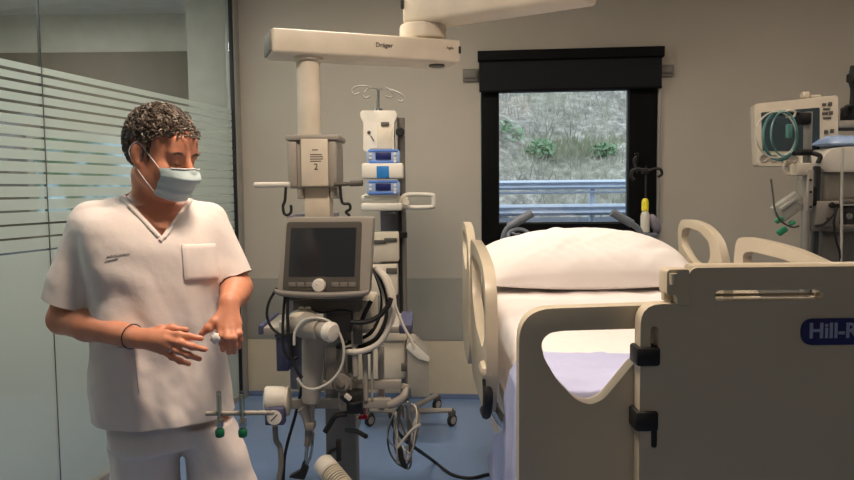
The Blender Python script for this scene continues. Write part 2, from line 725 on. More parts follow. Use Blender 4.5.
mb = MB(); mb.box((-2.8, 6.118, 1.675), (1.1, 0.006, 0.65)); mb.build('pane', 'daylight_glow_pane', wroot)

# ================================================================== WINDOW
w1 = thing('window_1', 'x', 'x', wallp((win_l + win_r) / 2, win_b))
for k in ('label', 'category'):
    del w1[k]
struct(w1)
gl_, gb_ = wall_uv(499, 224)
gr_, gt_ = wall_uv(629.5, 92)
gt_ += 0.03
mb = MB()
e = 0.004
mb.prism([(win_l + e, win_b + e), (win_r - e, win_b + e), (win_r - e, win_t - e), (win_l + e, win_t - e)], [[(gl_, gb_), (gr_, gb_), (gr_, gt_), (gl_, gt_)]], WO - WN * 0.006, WU, Z, WN * 0.12, 0.006)
mb.build('window_frame', 'black_frame', w1)
mb = MB()
i = 0.010
mb.prism([(gl_ + .001, gb_ + .001), (gr_ - .001, gb_ + .001), (gr_ - .001, gt_ - .001), (gl_ + .001, gt_ - .001)], [[(gl_ + i * .4, gb_ + i), (gr_ - i * .4, gb_ + i), (gr_ - i * .4, gt_ - i), (gl_ + i * .4, gt_ - i)]], WO + WN * 0.04, WU, Z, WN * 0.05, 0.003)
mb.build('sash', 'alu_dark', w1)
mb = MB(); mb.prism([(gl_ + .004, gb_ + .01), (gr_ - .004, gb_ + .01), (gr_ - .004, gt_ - .01), (gl_ + .004, gt_ - .01)], [], WO + WN * 0.06, WU, Z, WN * 0.008)
mb.build('pane', 'window_glass', w1, smooth=False)
hx, hz = wall_uv(636, 158)
mb = MB(); mb.box(wallp(hx, hz, -0.014), (0.03, 0.016, 0.07), WYAW, 0.004); mb.cyl(wallp(hx, hz, -0.02), wallp(hx, hz, -0.045), 0.008); mb.box(wallp(hx, hz - 0.05, -0.048), (0.02, 0.016, 0.13), WYAW, 0.005)
mb.build('window_handle', 'black_gloss', w1)
# light guide rail at the right of the frame (side channel of the blind)
cx_, _ = wall_uv(656.5, 150)
mb = MB(); mb.box(wallp(cx_ + 0.012, (win_b + win_t) / 2, -0.012), (0.02, 0.022, win_t - win_b), WYAW, 0.003)
mb.build('side_channel', 'alu', w1)

# roller blind
bl, bb = wall_uv(478, 93)
br, bt = wall_uv(662, 48)
br2, bt2 = wall_uv(664, 46)
bld = thing('roller_blind', 'black roller blind pulled partly down over the top of the window', 'blind', wallp((bl + br) / 2, bb))
mb = MB(); mb.prism([(bl + 0.01, bb), (br - 0.012, bb), (br - 0.012, bt - 0.06), (bl + 0.01, bt - 0.06)], [], WO - WN * 0.05, WU, Z, -WN * 0.012, 0.003)
mb.build('blind_cloth', 'blind_cloth', bld)
mb = MB(); mb.prism(rpoly([(-0.012, bt - 0.07), (-0.085, bt - 0.07), (-0.085, bt), (-0.012, bt)], 0.01), [], WO + WU * bl, WN, Z, WU * (br - bl), 0.003)
mb.build('cassette', 'black_frame', bld)
mb = MB(); mb.box(wallp((bl + br) / 2, bb + 0.006, -0.056), (br - bl - 0.02, 0.022, 0.018), WYAW, 0.005)
mb.build('bottom_bar', 'black_frame', bld)
for (x0, y0, x1, y1, t) in ((463, 69, 478, 82, 'grey wall bracket left of the black roller blind'), (659, 65, 673, 77, 'grey wall bracket right of the black roller blind')):
    a0, b0 = wall_uv(x0, y1); a1, b1 = wall_uv(x1, y0)
    mb = MB(); mb.box(wallp((a0 + a1) / 2, (b0 + b1) / 2, -0.012), (a1 - a0, 0.024, b1 - b0), WYAW, 0.004)
    mb.box(wallp((a0 + a1) / 2, (b0 + b1) / 2, -0.03), ((a1 - a0) * 0.8, 0.02, (b1 - b0) * 0.5), WYAW, 0.004)
    tag(mb.build('wall_bracket', 'mid_grey'), t, 'bracket', 'wall brackets beside the blind')

# ================================================================== OUTSIDE
mb = MB()
rows = []
for i in range(60):
    f = i / 59
    yy = 11.0 + 16 * f
    row = []
    for j in range(90):
        xx = -9 + 22 * j / 89
        zz = 0.9 + 11.5 * f ** 1.0 + noise.fractal(V((xx * 0.5, yy * 0.6, 3)), 1.0, 2.0, 4) * 0.35
        row.append(V((xx, yy, zz)))
    rows.append(row)
mb.grid(rows)
struct(mb.build('terrain_hillside', 'hillside', recalc=False))
mb = MB(); mb.box((2, 8.75, 0.58), (24, 6.9, 1.0)); struct(mb.build('ground_road', 'asphalt', smooth=False))
gy = 8.6


def hz_at(px, py, d):
    return P(px, py, d).z


# guardrail: two beams, cable and posts
zt0, zt1 = hz_at(565, 189.5, gy), hz_at(565, 180, gy)
zl0, zl1 = hz_at(565, 215.5, gy), hz_at(565, 204, gy)
g = thing('guardrail', 'pale steel guardrail along the road outside the window', 'guardrail', (1.5, gy, 1.08))


def wbeam(z0, z1):
    m = MB()
    h = z1 - z0
    pr = [(0, z0), (0.03, z0 + h * .05), (0.055, z0 + h * .25), (0.02, z0 + h * .5), (0.055, z0 + h * .75), (0.03, z0 + h * .95), (0, z1), (-0.012, z1), (-0.012, z0)]
    m.prism(pr, [], V((-8, gy, 0)), -Y, Z, X * 20)
    return m


wbeam(zt0, zt1).build('upper_beam', 'rail_galv', g)
wbeam(zl0, zl1).build('lower_beam', 'rail_galv', g)
mb = MB(); zc = hz_at(565, 192.3, gy); mb.cyl((-8, gy, zc), (12, gy, zc), 0.016, seg=8); mb.build('cable', 'rail_galv', g)
for k, px in enumerate((385, 489, 593, 697)):
    q = P(px, 195, gy)
    mb = MB(); mb.box((q.x, gy + 0.06, (1.08 + zt1) / 2), (0.06, 0.08, zt1 - 1.08), 0, 0.006); mb.build('post', 'rail_galv', g)

# dry brush and grass: uncountable
def brush(n, zf, mat, name, label, h0, h1, seedv, lo=0.0, hi=0.75):
    r = random.Random(seedv)
    m = MB()
    for _ in range(n):
        f = lo + (hi - lo) * r.random()
        yy = 11.0 + 16 * f
        xx = r.uniform(-1.2, 7.5)
        zz = 0.9 + 11.5 * f
        h = r.uniform(h0, h1)
        ax, ay = r.uniform(-.5, .5) * h, r.uniform(-.4, .2) * h
        w = r.uniform(0.006, 0.016)
        b = V((xx, yy, zz)); t = b + V((ax, ay, h)); mid = (b + t) / 2 + V((r.uniform(-.1, .1) * h, 0, 0.1 * h))
        m.add([b - X * w, b + X * w, mid + X * w * .7, t, mid - X * w * .7], [(0, 1, 2, 4), (4, 2, 3)])
    o = m.build(name, mat, smooth=False, recalc=False)
    tag(o, label, 'vegetation')
    o['kind'] = 'stuff'


brush(7000, 0, 'brush_twig', 'dry_brush', 'dry grey brush growing all over the hillside outside the window', 0.10, 0.34, 3)
brush(2600, 0, 'grass_pale', 'grass', 'pale green grass strip along the foot of the hillside outside', 0.08, 0.22, 5, 0.098, 0.128)


def shrub(px, py, d, w, h, seedv, label):
    r = random.Random(seedv)
    c = P(px, py, d)
    m = MB()
    for _ in range(260):
        a, e, q = r.uniform(0, 2 * PI), r.uniform(-1, 1), r.random() ** 0.4
        p = c + V((cos(a) * math.sqrt(1 - e * e) * w * q, sin(a) * math.sqrt(1 - e * e) * w * q, e * h * q))
        s = r.uniform(.03, .07)
        u = V((r.uniform(-1, 1), r.uniform(-1, 1), r.uniform(-1, 1))).normalized()
        v = u.orthogonal().normalized()
        m.add([p - u * s, p + v * s * .5, p + u * s, p - v * s * .5 + u.cross(v) * s * .2], [(0, 1, 2, 3)])
    gz = 0.9 + 11.5 * (d - 11) / 16
    t = thing('shrub', label, 'shrub', (c.x, c.y, gz - 0.1), 'shrubs on the hillside')
    m.build('foliage', 'shrub_leaf', t, smooth=False, recalc=False)
    k = MB()
    for q in range(4):
        k.tube([V((c.x, c.y, gz - 0.1)), c + V((r.uniform(-.5, .5) * w, 0, r.uniform(-.2, .5) * h))], [0.03, 0.01], 5)
    k.build('stem', 'brush_twig', t)


shrub(507, 138, 13.0, 0.34, 0.34, 2, 'green shrub on the hillside by the left edge of the window glass')
shrub(541, 150, 12.7, 0.30, 0.20, 4, 'low green shrub on the hillside right of the taller shrub')
shrub(604, 151, 12.65, 0.26, 0.14, 6, 'small green shrub on the hillside near the right of the window glass')

# ================================================================== BED
BD = 1.50
B0 = V((P(519.5, 330, BD).x, BD, 0))
BA = Y.copy()                                # towards the head
BS = X.copy()                                # across, to the right
BW = 2 * (P(768.5, 295, BD).x - B0.x)
rz = 0.0


def bp(s, t, z):
    return B0 + BS * s + BA * t + Z * z


def fpx(px, py, t=0.0):
    p = onplane(px, py, B0 + BA * t, BA)
    return ((p - B0).dot(BS), p.z)


bed = thing('hospital_bed', 'beige electric hospital bed with raised side rails and a solid footboard', 'bed', bp(BW / 2, 1.1, 0))
# ---- footboard: middle panel
xe = fpx(640, 380)[0]
zt = fpx(760, 267)[1]
zsh = fpx(665, 304)[1]
xs_ = fpx(689, 290)[0]
zbot = 0.55
xr_ = BW - xs_ + 0.055
outer = rpoly([(xe, zbot), (BW - xe, zbot), (BW - xe, zsh), (xr_, zsh), (xr_, zt), (xs_, zt), (xs_, zsh), (xe, zsh)],
              [0.05, 0.05, 0.045, 0.012, 0.02, 0.02, 0.012, 0.045])


def slot(x0, y0, x1, y1, r):
    a = fpx(x0, y1); b = fpx(x1, y0)
    return rpoly([(a[0], a[1]), (b[0], a[1]), (b[0], b[1]), (a[0], b[1])], r)


def mir(h):
    return [V((BW - p.x, p.y)) for p in reversed(h)]


h1 = slot(715, 289.5, 823, 301, 0.012)
h2 = slot(650.5, 327, 659, 356, 0.008)
h3 = slot(651, 411, 657.5, 448, 0.007)
mb = MB(); mb.prism(outer, [h1, h2, h3, mir(h2), mir(h3)], B0, BS, Z, BA * 0.042, 0.009)
fb = mb.build('footboard', 'bed_plastic', bed)
mb = MB(); mb.tube([bp(xs_ + .004, 0.024, zt - 0.014), bp(BW / 2, 0.024, zt - 0.014), bp(xr_ - .004, 0.024, zt - .014)], 0.021, 12)
mb.build('top_rail', 'bed_plastic', fb)
a, b = min(p.x for p in h1), max(p.x for p in h1)
zm = sum(p.y for p in h1) / len(h1)
mb = MB(); mb.tube([bp(a + .004, 0.030, zm - 0.003), bp(b - .004, 0.030, zm - 0.003)], 0.0035, 8, smooth=False)
mb.build('grip_bar', 'bed_plastic', fb)
for sgn in (0, 1):
    a = fpx(665.5, 304.5); b = fpx(688.3, 269)
    w_ = b[0] - a[0]
    x0, x1 = (a[0], b[0]) if not sgn else (xr_ + .001, xr_ + .036)
    mb = MB()
    po = [(x0, a[1] + .022), (x0 + w_ * .42, a[1] + .020), (x0 + w_ * .5, a[1] - .001), (x1, a[1] - .001), (x1, b[1]), (x0, b[1])] if not sgn else [(x0, a[1]), (x1, a[1]), (x1, b[1]), (x0, b[1])]
    mb.prism(rpoly(po, [.008, .004, .006, .006, .006, .010] if not sgn else .006), [], B0 - BA * 0.007, BS, Z, BA * 0.050, 0.005)
    xx = x0 + .012
    mb.tube([bp(xx, -0.010, b[1] - .008), bp(xx, -0.010, b[1] - .032)], [0.008, 0.007], 12, smooth=False)
    mb.box(bp((x0 + x1) / 2, .03, (a[1] + b[1]) / 2), (w_ * .9, .02, b[1] - a[1] - .008), 0, .004)
    mb.build('corner_bumper', 'bed_plastic', fb)
for (x0, y0, x1, y1) in ((637, 347, 660, 366), (636, 411, 658, 431)):
    a = fpx(x0, y1); b = fpx(x1, y0)
    for sgn in (0, 1):
        q0, q1 = (a[0] - 0.003, b[0]) if not sgn else (BW - b[0], BW - a[0] + 0.003)
        mb = MB(); mb.box(bp((q0 + q1) / 2, 0.021, (a[1] + b[1]) / 2), (q1 - q0, 0.058, b[1] - a[1]), rz, 0.006)
        lab(mb.build('strap', 'black_rubber', fb), 'black strap')
for sgn in (0, 1):
    a = fpx(651, 448); b = fpx(657.5, 425)
    q0, q1 = (a[0], b[0]) if not sgn else (BW - b[0], BW - a[0])
    mb = MB(); mb.box(bp((q0 + q1) / 2, 0.012, (a[1] + b[1]) / 2), (q1 - q0, 0.03, b[1] - a[1]), rz, 0.006)
    lab(mb.build('strap_end', 'black_rubber', fb), 'black strap end')
a = fpx(800, 345); b = fpx(893, 317.5)
mb = MB(); mb.prism(rpoly([(a[0], a[1]), (b[0], a[1]), (b[0], b[1]), (a[0], b[1])], 0.027, 8), [], B0 - BA * 0.003, BS, Z, BA * 0.006, 0.001)
plate = lab(mb.build('logo_plate', 'navy', fb), 'navy oval plate with pale lettering')
mb = MB(); mb.text('Hill-Rom', 0.0455, bp((a[0] + b[0]) / 2, -0.0036, (a[1] + b[1]) / 2 + .001), BS, Z, 0.0008, 0.0011)
mb.build('lettering', 'logo_grey', plate)
# ---- loop panels that flank the footboard
for sgn in (0, 1):
    T2 = 0.046
    o_ = [fpx(*q, T2) for q in ((519, 480), (519, 309.5), (668, 304.5), (668, 480))]
    o_[0] = (o_[0][0], 0.55); o_[3] = (o_[3][0], 0.55)
    h_ = [fpx(*q, T2) for q in ((541, 342), (549, 333), (562, 331), (648, 328.5), (648, 352), (632, 365), (619, 381), (604, 399), (590, 405), (576, 400), (557, 380), (544, 358))]
    po, ph = rpoly(o_, [.05, .075, .03, .03], 8), rpoly(h_, 0.012, 3)
    if sgn:
        po, ph = mir(po), mir(ph)
    mb = MB(); mb.prism(po, [ph], bp(0, T2, 0), BS, Z, BA * 0.046, 0.020, 4)
    mb.build('end_grab_panel', 'bed_plastic', bed)

# ---- deck, frame, base
MT = 1.03
mb = MB()
mb.box(bp(BW / 2, 1.15, MT - 0.24), (0.93, 2.05, 0.05), rz, 0.01)
mb.build('deck', 'grey_plastic', bed)
mb = MB()
for s in (0.14, BW - 0.14):
    mb.box(bp(s, 1.16, 0.70), (0.05, 2.16, 0.07), rz, 0.008)
for t in (0.10, 0.5, 1.1, 1.7, 2.21):
    mb.box(bp(BW / 2, t, 0.70), (0.78, 0.05, 0.06), rz, 0.008)
mb.build('frame', 'grey_plastic', bed)
for t in (0.55, 1.65):
    mb = MB()
    mb.box(bp(BW / 2, t, 0.42), (0.12, 0.14, 0.54), rz, 0.01)
    mb.build('lift_column', 'grey_plastic', bed)
mb = MB(); mb.box(bp(BW / 2, 1.1, 0.165), (0.6, 1.95, 0.07), rz, 0.03); mb.build('base_cover', 'cream_plastic', bed)
for s in (0.20, BW - 0.16):
    for t in (0.22, 2.0):
        mb = MB()
        c = bp(s, t, 0.065)
        mb.lathe(c - BS * 0.02, BS, [(0.02, 0), (0.058, 0), (0.065, 0.008), (0.065, 0.032), (0.058, 0.04), (0.02, 0.04)], 20)
        cs = mb.build('caster', 'black_rubber', bed)
        mb = MB(); mb.box(c + Z * 0.045, (0.06, 0.05, 0.06), rz, 0.01); mb.box(c + Z * 0.085 + (bp(BW / 2, t, 0) - bp(s, t, 0)) * 0.25, (0.22, 0.06, 0.03), rz, 0.005); mb.build('caster_fork', 'grey_plastic', cs)
# ---- headboard with two grips and a hand wheel
mb = MB()
zh = 1.16
mb.prism(rpoly([(0.08, 0.66), (BW - 0.08, 0.66), (BW - 0.08, zh), (0.08, zh)], 0.06), [], bp(0, 2.24, 0), BS, Z, BA * 0.04, 0.01)
hb = mb.build('headboard', 'bed_plastic', bed)
hd = 3.76
for (pts, r) in (([(532, 213), (520, 220), (509, 227), (504, 236), (503, 250)], 0.016), ([(612, 212), (622, 218), (632, 224), (640, 232), (642, 250)], 0.016)):
    mb = MB()
    w = [P(x, y, hd) for x, y in pts]
    w.append(V((w[-1].x, w[-1].y, 1.10)))
    mb.tube(w[:3], 0.023, 12, smooth=False)
    mb.tube(w[1:], r, 10)
    lab(mb.build('push_grip', 'hand_grey', hb), 'grey slanted grip above the headboard')
c = P(519, 236, 3.72)
mb = MB()
ring = [c + V((0.056 * cos(a), 0.02 * sin(a), 0.034 * sin(a))) for a in [2 * PI * k / 20 for k in range(20)]]
mb.tube(ring, 0.010, 8, 3, closed=True)
mb.cyl(c - Y * .012, c + Y * .02, 0.016)
for k in range(3):
    a = 2 * PI * k / 3 + .4
    mb.tube([c, c + V((0.055 * cos(a), 0.019 * sin(a), 0.034 * sin(a)))], 0.007, 6, smooth=False)
mb.tube([c + Y * .02, V((c.x, c.y + .05, 1.14))], 0.012, 8, smooth=False)
lab(mb.build('hand_wheel', 'hand_grey', hb), 'grey spoked hand wheel')

# ---- side rails, the same pair on either side
RT = 0.036
FR_O = rpoly([(1.42, 1.24), (1.40, 1.31), (1.33, 1.322), (1.15, 1.318), (0.95, 1.305), (0.75, 1.275), (0.66, 1.215), (0.635, 1.02), (0.655, .89), (0.73, .80), (1.3, .78), (1.42, .87)], 0.07)
FR_H = rpoly([(1.35, 1.25), (1.28, 1.27), (1.0, 1.262), (0.80, 1.235), (0.715, 1.17), (0.70, 1.06), (0.80, 1.0), (1.1, 1.02), (1.28, 1.10)], 0.04, 3)
HR_O = rpoly([(2.06, 1.20), (2.085, 1.31), (2.04, 1.362), (1.90, 1.366), (1.72, 1.345), (1.58, 1.285), (1.515, 1.16), (1.51, .84), (1.60, .74), (2.0, .74), (2.08, .9)], 0.07)
HR_H = rpoly([(2.03, 1.24), (2.03, 1.31), (1.96, 1.328), (1.80, 1.318), (1.68, 1.275), (1.66, 1.20), (1.74, 1.15), (1.9, 1.17)], 0.035, 3)
for s, sd in ((0.0, 1), (BW + 0.028, -1)):
    for nm, po, ph in (('foot_side_rail', FR_O, FR_H), ('head_side_rail', HR_O, HR_H)):
        mb = MB(); mb.prism(po, [ph], bp(s, 0, 0) - BS * RT / 2, BA, Z, BS * RT, 0.014, 4)
        o = mb.build(nm, 'bed_plastic', bed)
        tm = sum(p.x for p in po) / len(po)
        for dt in (-.18, .18):
            mb = MB(); mb.tube([bp(s, tm + dt, .84), bp(s + sd * .06, tm + dt, .73), bp(s + sd * .15, tm + dt, .71)], 0.018, 8); mb.build('rail_hinge', 'steel', o)
        if nm == 'foot_side_rail':
            mb = MB(); mb.tube([bp(s - sd * .012, *q) for q in ((0.68, .93), (0.66, .89), (0.67, .85), (0.72, .805), (0.80, .795))], 0.016, 8); lab(mb.build('edge_bumper', 'black_rubber', o), 'dark edge strip')
            mb = MB(); mb.box(bp(s - sd * 0.010, 0.70, .955), (0.05, 0.11, 0.045), rz, 0.018); mb.build('release_lever', 'bed_plastic', o)


# ---- mattress, sheet, blanket, pillow
def mtop(t):
    return MT + max(0, t - 1.20) * 0.07


mb = MB()
rows = []
ML = 0.09
for i in range(24):
    t = 0.105 + 2.095 * i / 23
    row = []
    for q in rpoly([(ML, 1.0), (BW - ML, 1.0), (BW - ML, 0.0), (ML, 0.0)], 0.045, 5):
        row.append(bp(q.x, t, mtop(t) - 0.012 - q.y * 0.19 if q.y > .2 else mtop(t) - .012 - q.y))
    rows.append(row)
mb.grid(rows, closed=True)
n_ = len(rows[0])
mb.f.append(tuple(range(n_))); mb.m.append(0)
mb.f.append(tuple((len(rows) - 1) * n_ + k for k in range(n_))); mb.m.append(0)
tag(mb.build('mattress', 'mattress_cloth'), 'pale mattress under the white sheet of the hospital bed', 'mattress')


def fold(p, a=0.006, f=6.0, sd=0.0):
    return noise.fractal(V((p[0] * f, p[1] * f, p[2] * f + sd)), 1.0, 2.0, 3) * a


def path_s(q, s_in):
    """across the bed top from the right, then down its left side"""
    w = BW - 0.10 - s_in
    if q <= w:
        return BW - 0.10 - q, 0.0
    r = 0.05
    q -= w
    arc = PI / 2 * r
    if q < arc:
        a = q / r
        return s_in - r * sin(a), -r * (1 - cos(a))
    return s_in - r, -r - (q - arc)


mb = MB()
rows = []
NS, NT = 80, 100
for i in range(NT):
    t = 0.36 + (2.19 - 0.36) * i / (NT - 1)
    row = []
    for j in range(NS):
        q = (BW - 0.10 - 0.128 + PI / 2 * 0.05 + 0.46) * j / (NS - 1)
        s, dz = path_s(q, 0.128)
        x = fold((s * 1.0, t * 1.3, dz), 0.012, 4.0) + fold((s, t, dz), 0.005, 12)
        base = mtop(t) + 0.004
        if dz > -0.05:
            row.append(bp(s, t, base + dz + abs(x)))
        else:
            wv = 0.008 * sin(t * 21 + noise.noise(V((t * 3, 0, 1))) * 3) * min(1, (-dz - 0.05) * 5)
            row.append(bp(s - 0.006 - abs(x) * 0.5 + wv * 0.8, t, base + dz))
    rows.append(row)
mb.sheet(rows, 0.003)
tag(mb.build('bed_sheet', 'linen_white', angle=80), 'creased white sheet spread over the mattress and hanging at its left side', 'sheet')

mb = MB()
rows = []
NS, NT = 90, 70
TOT = BW - 0.10 - 0.110 + PI / 2 * 0.05
for j in range(NS):
    q = (TOT + 0.62) * j / (NS - 1)
    s, dz = path_s(q, 0.110)
    f = max(0.0, q - (TOT - 0.12)) / 0.74
    tmax = 0.43 + 0.85 * min(1, f * 1.1) ** 1.3 + 0.012 * sin(q * 9)
    row = []
    for i in range(NT):
        t = 0.100 + (tmax - 0.100) * max(0, i - 8) / (NT - 9)
        fd = max(0, 8 - i) * 0.028
        x = fold((s, t, dz - fd), 0.016, 5.0, 4) + fold((s, t, dz), 0.006, 14)
        base = mtop(t) + 0.022
        if dz > -0.05:
            row.append(bp(s, t, base + dz + abs(x) - fd + 0.012 * math.exp(-((t - tmax) / 0.03) ** 2)))
        else:
            g = min(1, (-dz - 0.05) * 4)
            wv = 0.012 * sin(t * 19 + dz * 3 + noise.noise(V((t * 4, dz * 3, 1))) * 4) * g
            row.append(bp(max(s - 0.014 + wv - abs(x) * 0.3, 0.030), t, base + dz))
    rows.append(row)
mb.sheet(rows, 0.004)
tag(mb.build('blanket', 'linen_lavender', angle=80), 'lavender blanket folded down at the foot of the bed and hanging off its left side', 'blanket')

# pillow
mb = MB()
NU, NV = 84, 40
tilt = 0.30
TP = 1.80
for side in (1, -1):
    rows = []
    for i in range(NU + 1):
        u = -1 + 2 * i / NU
        row = []
        for j in range(NV + 1):
            v = -1 + 2 * j / NV
            e = max(0.0, (1 - abs(u) ** 2.2)) ** 0.72 * max(0.0, (1 - abs(v) ** 2.4)) ** 0.5
            h = (0.160 if side > 0 else 0.05) * e
            pu = u * 0.495 * (1 - 0.04 * v * v)
            pv = v * 0.24 * (1 - 0.10 * u * u)
            cr_ = noise.fractal(V(((u * 2.2 - v * 1.2) * 1.6, (u * 0.6 + v * 1.5) * 0.9, 2.0)), 1, 2, 3) * 0.014 * e
            wd = (u * 6.0 + v * 4.2) * 3.1 + 2.4 * noise.noise(V((u * 2, v * 2, 5)))
            r_ = 0.006 * (abs(sin(wd)) - .5) * math.exp(-((u - 0.05) / 0.5) ** 2) * math.exp(-((v + .55) / 0.4) ** 2) * e
            row.append((pu, pv, side * h + (cr_ + r_ if side > 0 else 0)))
        rows.append(row)
    W = []
    for r in rows:
        q = []
        for (a, b, c) in r:
            tt = b * cos(tilt) - c * sin(tilt)
            zz = b * sin(tilt) + c * cos(tilt)
            q.append(bp(BW / 2 + a, TP + tt, mtop(TP) + 0.092 + zz))
        W.append(q)
    mb.grid(W)
tag(mb.build('pillow', 'linen_white', angle=80), 'wide plump white pillow at the head of the hospital bed', 'pillow')

# ---- pole with hooks at the head of the bed and its bottle
ipx = P(646, 235, 3.98)
pole = thing('drip_pole', 'thin black pole with a hook at its top by the right edge of the window', 'pole', (ipx.x, ipx.y, 0))
mb = MB()
tp = P(646, 166, 3.98)
mb.cyl((ipx.x, ipx.y, 0.03), tp, 0.006, seg=10)
mb.build('shaft', 'black_rubber', pole)
mb = MB(); mb.lathe((ipx.x, ipx.y, 0), Z, [(0.11, 0), (0.11, .012), (0.03, .03), (0.012, .05)], 20); mb.build('foot', 'black_rubber', pole)
mb = MB()
mb.tube([P(x, y, 3.98) for x, y in ((646, 172), (638, 169), (632, 171), (631, 177), (634, 180))], 0.010, 8)
mb.tube([P(x, y, 3.98) for x, y in ((646, 172), (654, 169), (660, 169), (662, 174), (658, 177))], 0.008, 8)
mb.tube([P(x, y, 3.98) for x, y in ((636, 170), (634, 160), (637, 156))], 0.008, 8)
mb.box(P(645, 171, 3.98), (0.04, 0.03, 0.03), 0, 0.006)
mb.build('hook', 'black_rubber', pole)
a, b = P(645, 233, 3.94), P(645, 211, 3.94)
bot_ = thing('drip_bottle', 'slim clear bottle with a yellow cap standing right of the pillow by the window', 'bottle', (a.x, a.y, a.z))
L_ = b.z - a.z
mb = MB(); mb.lathe(a, Z, [(0.018, 0), (0.025, .006), (0.025, L_ * .8), (0.018, L_ * .95), (0.015, L_)], 20); mb.build('body', 'tube_clear', bot_)
mb = MB(); mb.lathe(b, Z, [(0.015, 0), (0.019, .002), (0.019, .05), (0.014, .066), (0.008, .07)], 16); mb.build('cap', 'yellow_plastic', bot_)
mb = MB(); mb.box(a - Z * .015 , (0.11, 0.10, 0.03), 0, 0.006); mb.tube([a - Z * .015 + X * .04, V((ipx.x + .0, ipx.y, a.z - .03))], 0.01, 8, smooth=False); mb.build('shelf', 'hand_grey', pole)
mb = MB()
c = P(655, 224, 3.94)
mb.ell(c, (0.026, 0.024, 0.06), Matrix.Rotation(-0.4, 3, 'Y')); mb.cyl(c - Z * .075, c + Z * 0.0, 0.01)
tag(mb.build('squeeze_bulb', 'purple_grey'), 'grey rubber bulb right of the yellow capped bottle', 'bulb')

# ================================================================== CEILING BOOM
bm_loc = P(432, 30, 3.25)
boom = thing('ceiling_supply_boom', 'white jointed ceiling supply boom with a long horizontal arm and a hanging service column', 'ceiling boom', (bm_loc.x, bm_loc.y, HT))


def obox(m, a, b, depth, height, bevel=0.012, back=True):
    """beam whose front face's centre line runs a-b"""
    a, b = V(a), V(b)
    u = (b - a); L = u.length; u.normalize()
    n = V((-u.y, u.x, 0)).normalized()
    c = (a + b) / 2 + n * depth / 2
    A = Matrix((u, n, u.cross(n))).transposed()
    bm = bmesh.new(); bmesh.ops.create_cube(bm, size=1)
    for v in bm.verts:
        v.co = V((v.co.x * L, v.co.y * depth, v.co.z * height))
    bmesh.ops.bevel(bm, geom=bm.edges[:], offset=bevel, segments=3, affect='EDGES', profile=.5)
    m.addbm(bm, Matrix.Translation(c) @ A.to_4x4())
    return u, n


la, lb = P(272, 39.5, 2.85), P(461, 54, 3.12)
lb.z = la.z
mb = MB(); LU, LN = obox(mb, la, lb, 0.20, 0.097)
low = mb.build('lower_arm', 'boom_white', boom)
mb = MB(); obox(mb, la - LU * 0.004 + Z * 0, la + LU * 0.03, 0.20, 0.099, 0.006); 
mb2 = MB(); c = la + LN * 0.10 - LU * 0.004; mb2.box(c, (0.012, 0.17, 0.08), math.atan2(LU.y, LU.x), 0.004)
lab(mb2.build('end_cap', 'mid_grey', low), 'grey end cap')
mb = MB(); t_ = P(380, 44.5, 2.99); mb.text('Dräger', 0.026, la + LU * ((380 - 272) / 189 * (lb - la).length) - LN * 0.002 + Z * 0.004, LU, Z, 0.001)
mb.build('lettering', 'ink', low)
mb = MB(); mb.text('Agila', 0.017, la + LU * ((449 - 272) / 189 * (lb - la).length) - LN * 0.002 + Z * 0.010, LU, Z, 0.001)
mb.build('small_lettering', 'mid_grey', low)
mb = MB(); e_ = la + LU * ((lb - la).length - 0.006); mb.box(e_ + Z * .004 - LN * 0.000, (0.010, 0.010, 0.03), math.atan2(LU.y, LU.x), 0.002); mb.build('brake_mark', 'ink', low)
jc = P(431, 40, 3.10) + LN * 0.10
mb = MB(); mb.cyl((jc.x, jc.y, la.z + 0.046), (jc.x, jc.y, la.z + 0.060), 0.085, bev=.003, seg=32); mb.lathe((jc.x, jc.y, la.z + 0.058), Z, [(0.098, 0), (0.104, .006), (0.104, .055), (0.10, .065)], 36)
mb.build('pivot', 'boom_white', boom)
mb = MB(); q = P(437, 64, 3.1); mb.cyl((q.x, q.y + .08, la.z - 0.056), (q.x, q.y + .08, la.z - 0.046), 0.035, seg=20); mb.build('brake_cap', 'dark_grey', low)
# upper arm from the pivot towards the camera's right, then up to the ceiling
ec = P(590, 5, 2.80); zc_ = la.z + 0.123 + 0.075
uu_ = V((ec.x - jc.x, ec.y - jc.y, 0)).normalized()
un_ = V((-uu_.y, uu_.x, 0))
ua = V((jc.x, jc.y, zc_)) - uu_ * 0.055 - un_ * 0.09
ub = V((ec.x, ec.y, zc_)) - un_ * 0.09
mb = MB(); UU, UN = obox(mb, ua, ub, 0.18, 0.155, 0.02)
up = mb.build('upper_arm', 'boom_white', boom)
mb = MB(); mb.box(ua + UU * 0.006 - UN * 0.002 + Z * 0.01, (0.012, 0.012, 0.045), math.atan2(UU.y, UU.x), 0.003); mb.build('brake_mark', 'ink', up)
cj = ub + UN * 0.09 - UU * 0.10
mb = MB(); mb.cyl((cj.x, cj.y, ua.z + 0.07), (cj.x, cj.y, HT - .06), 0.09, seg=28); mb.cyl((cj.x, cj.y, HT - .07), (cj.x, cj.y, HT), 0.2, seg=36, bev=.01); mb.build('ceiling_mount', 'boom_white', boom)

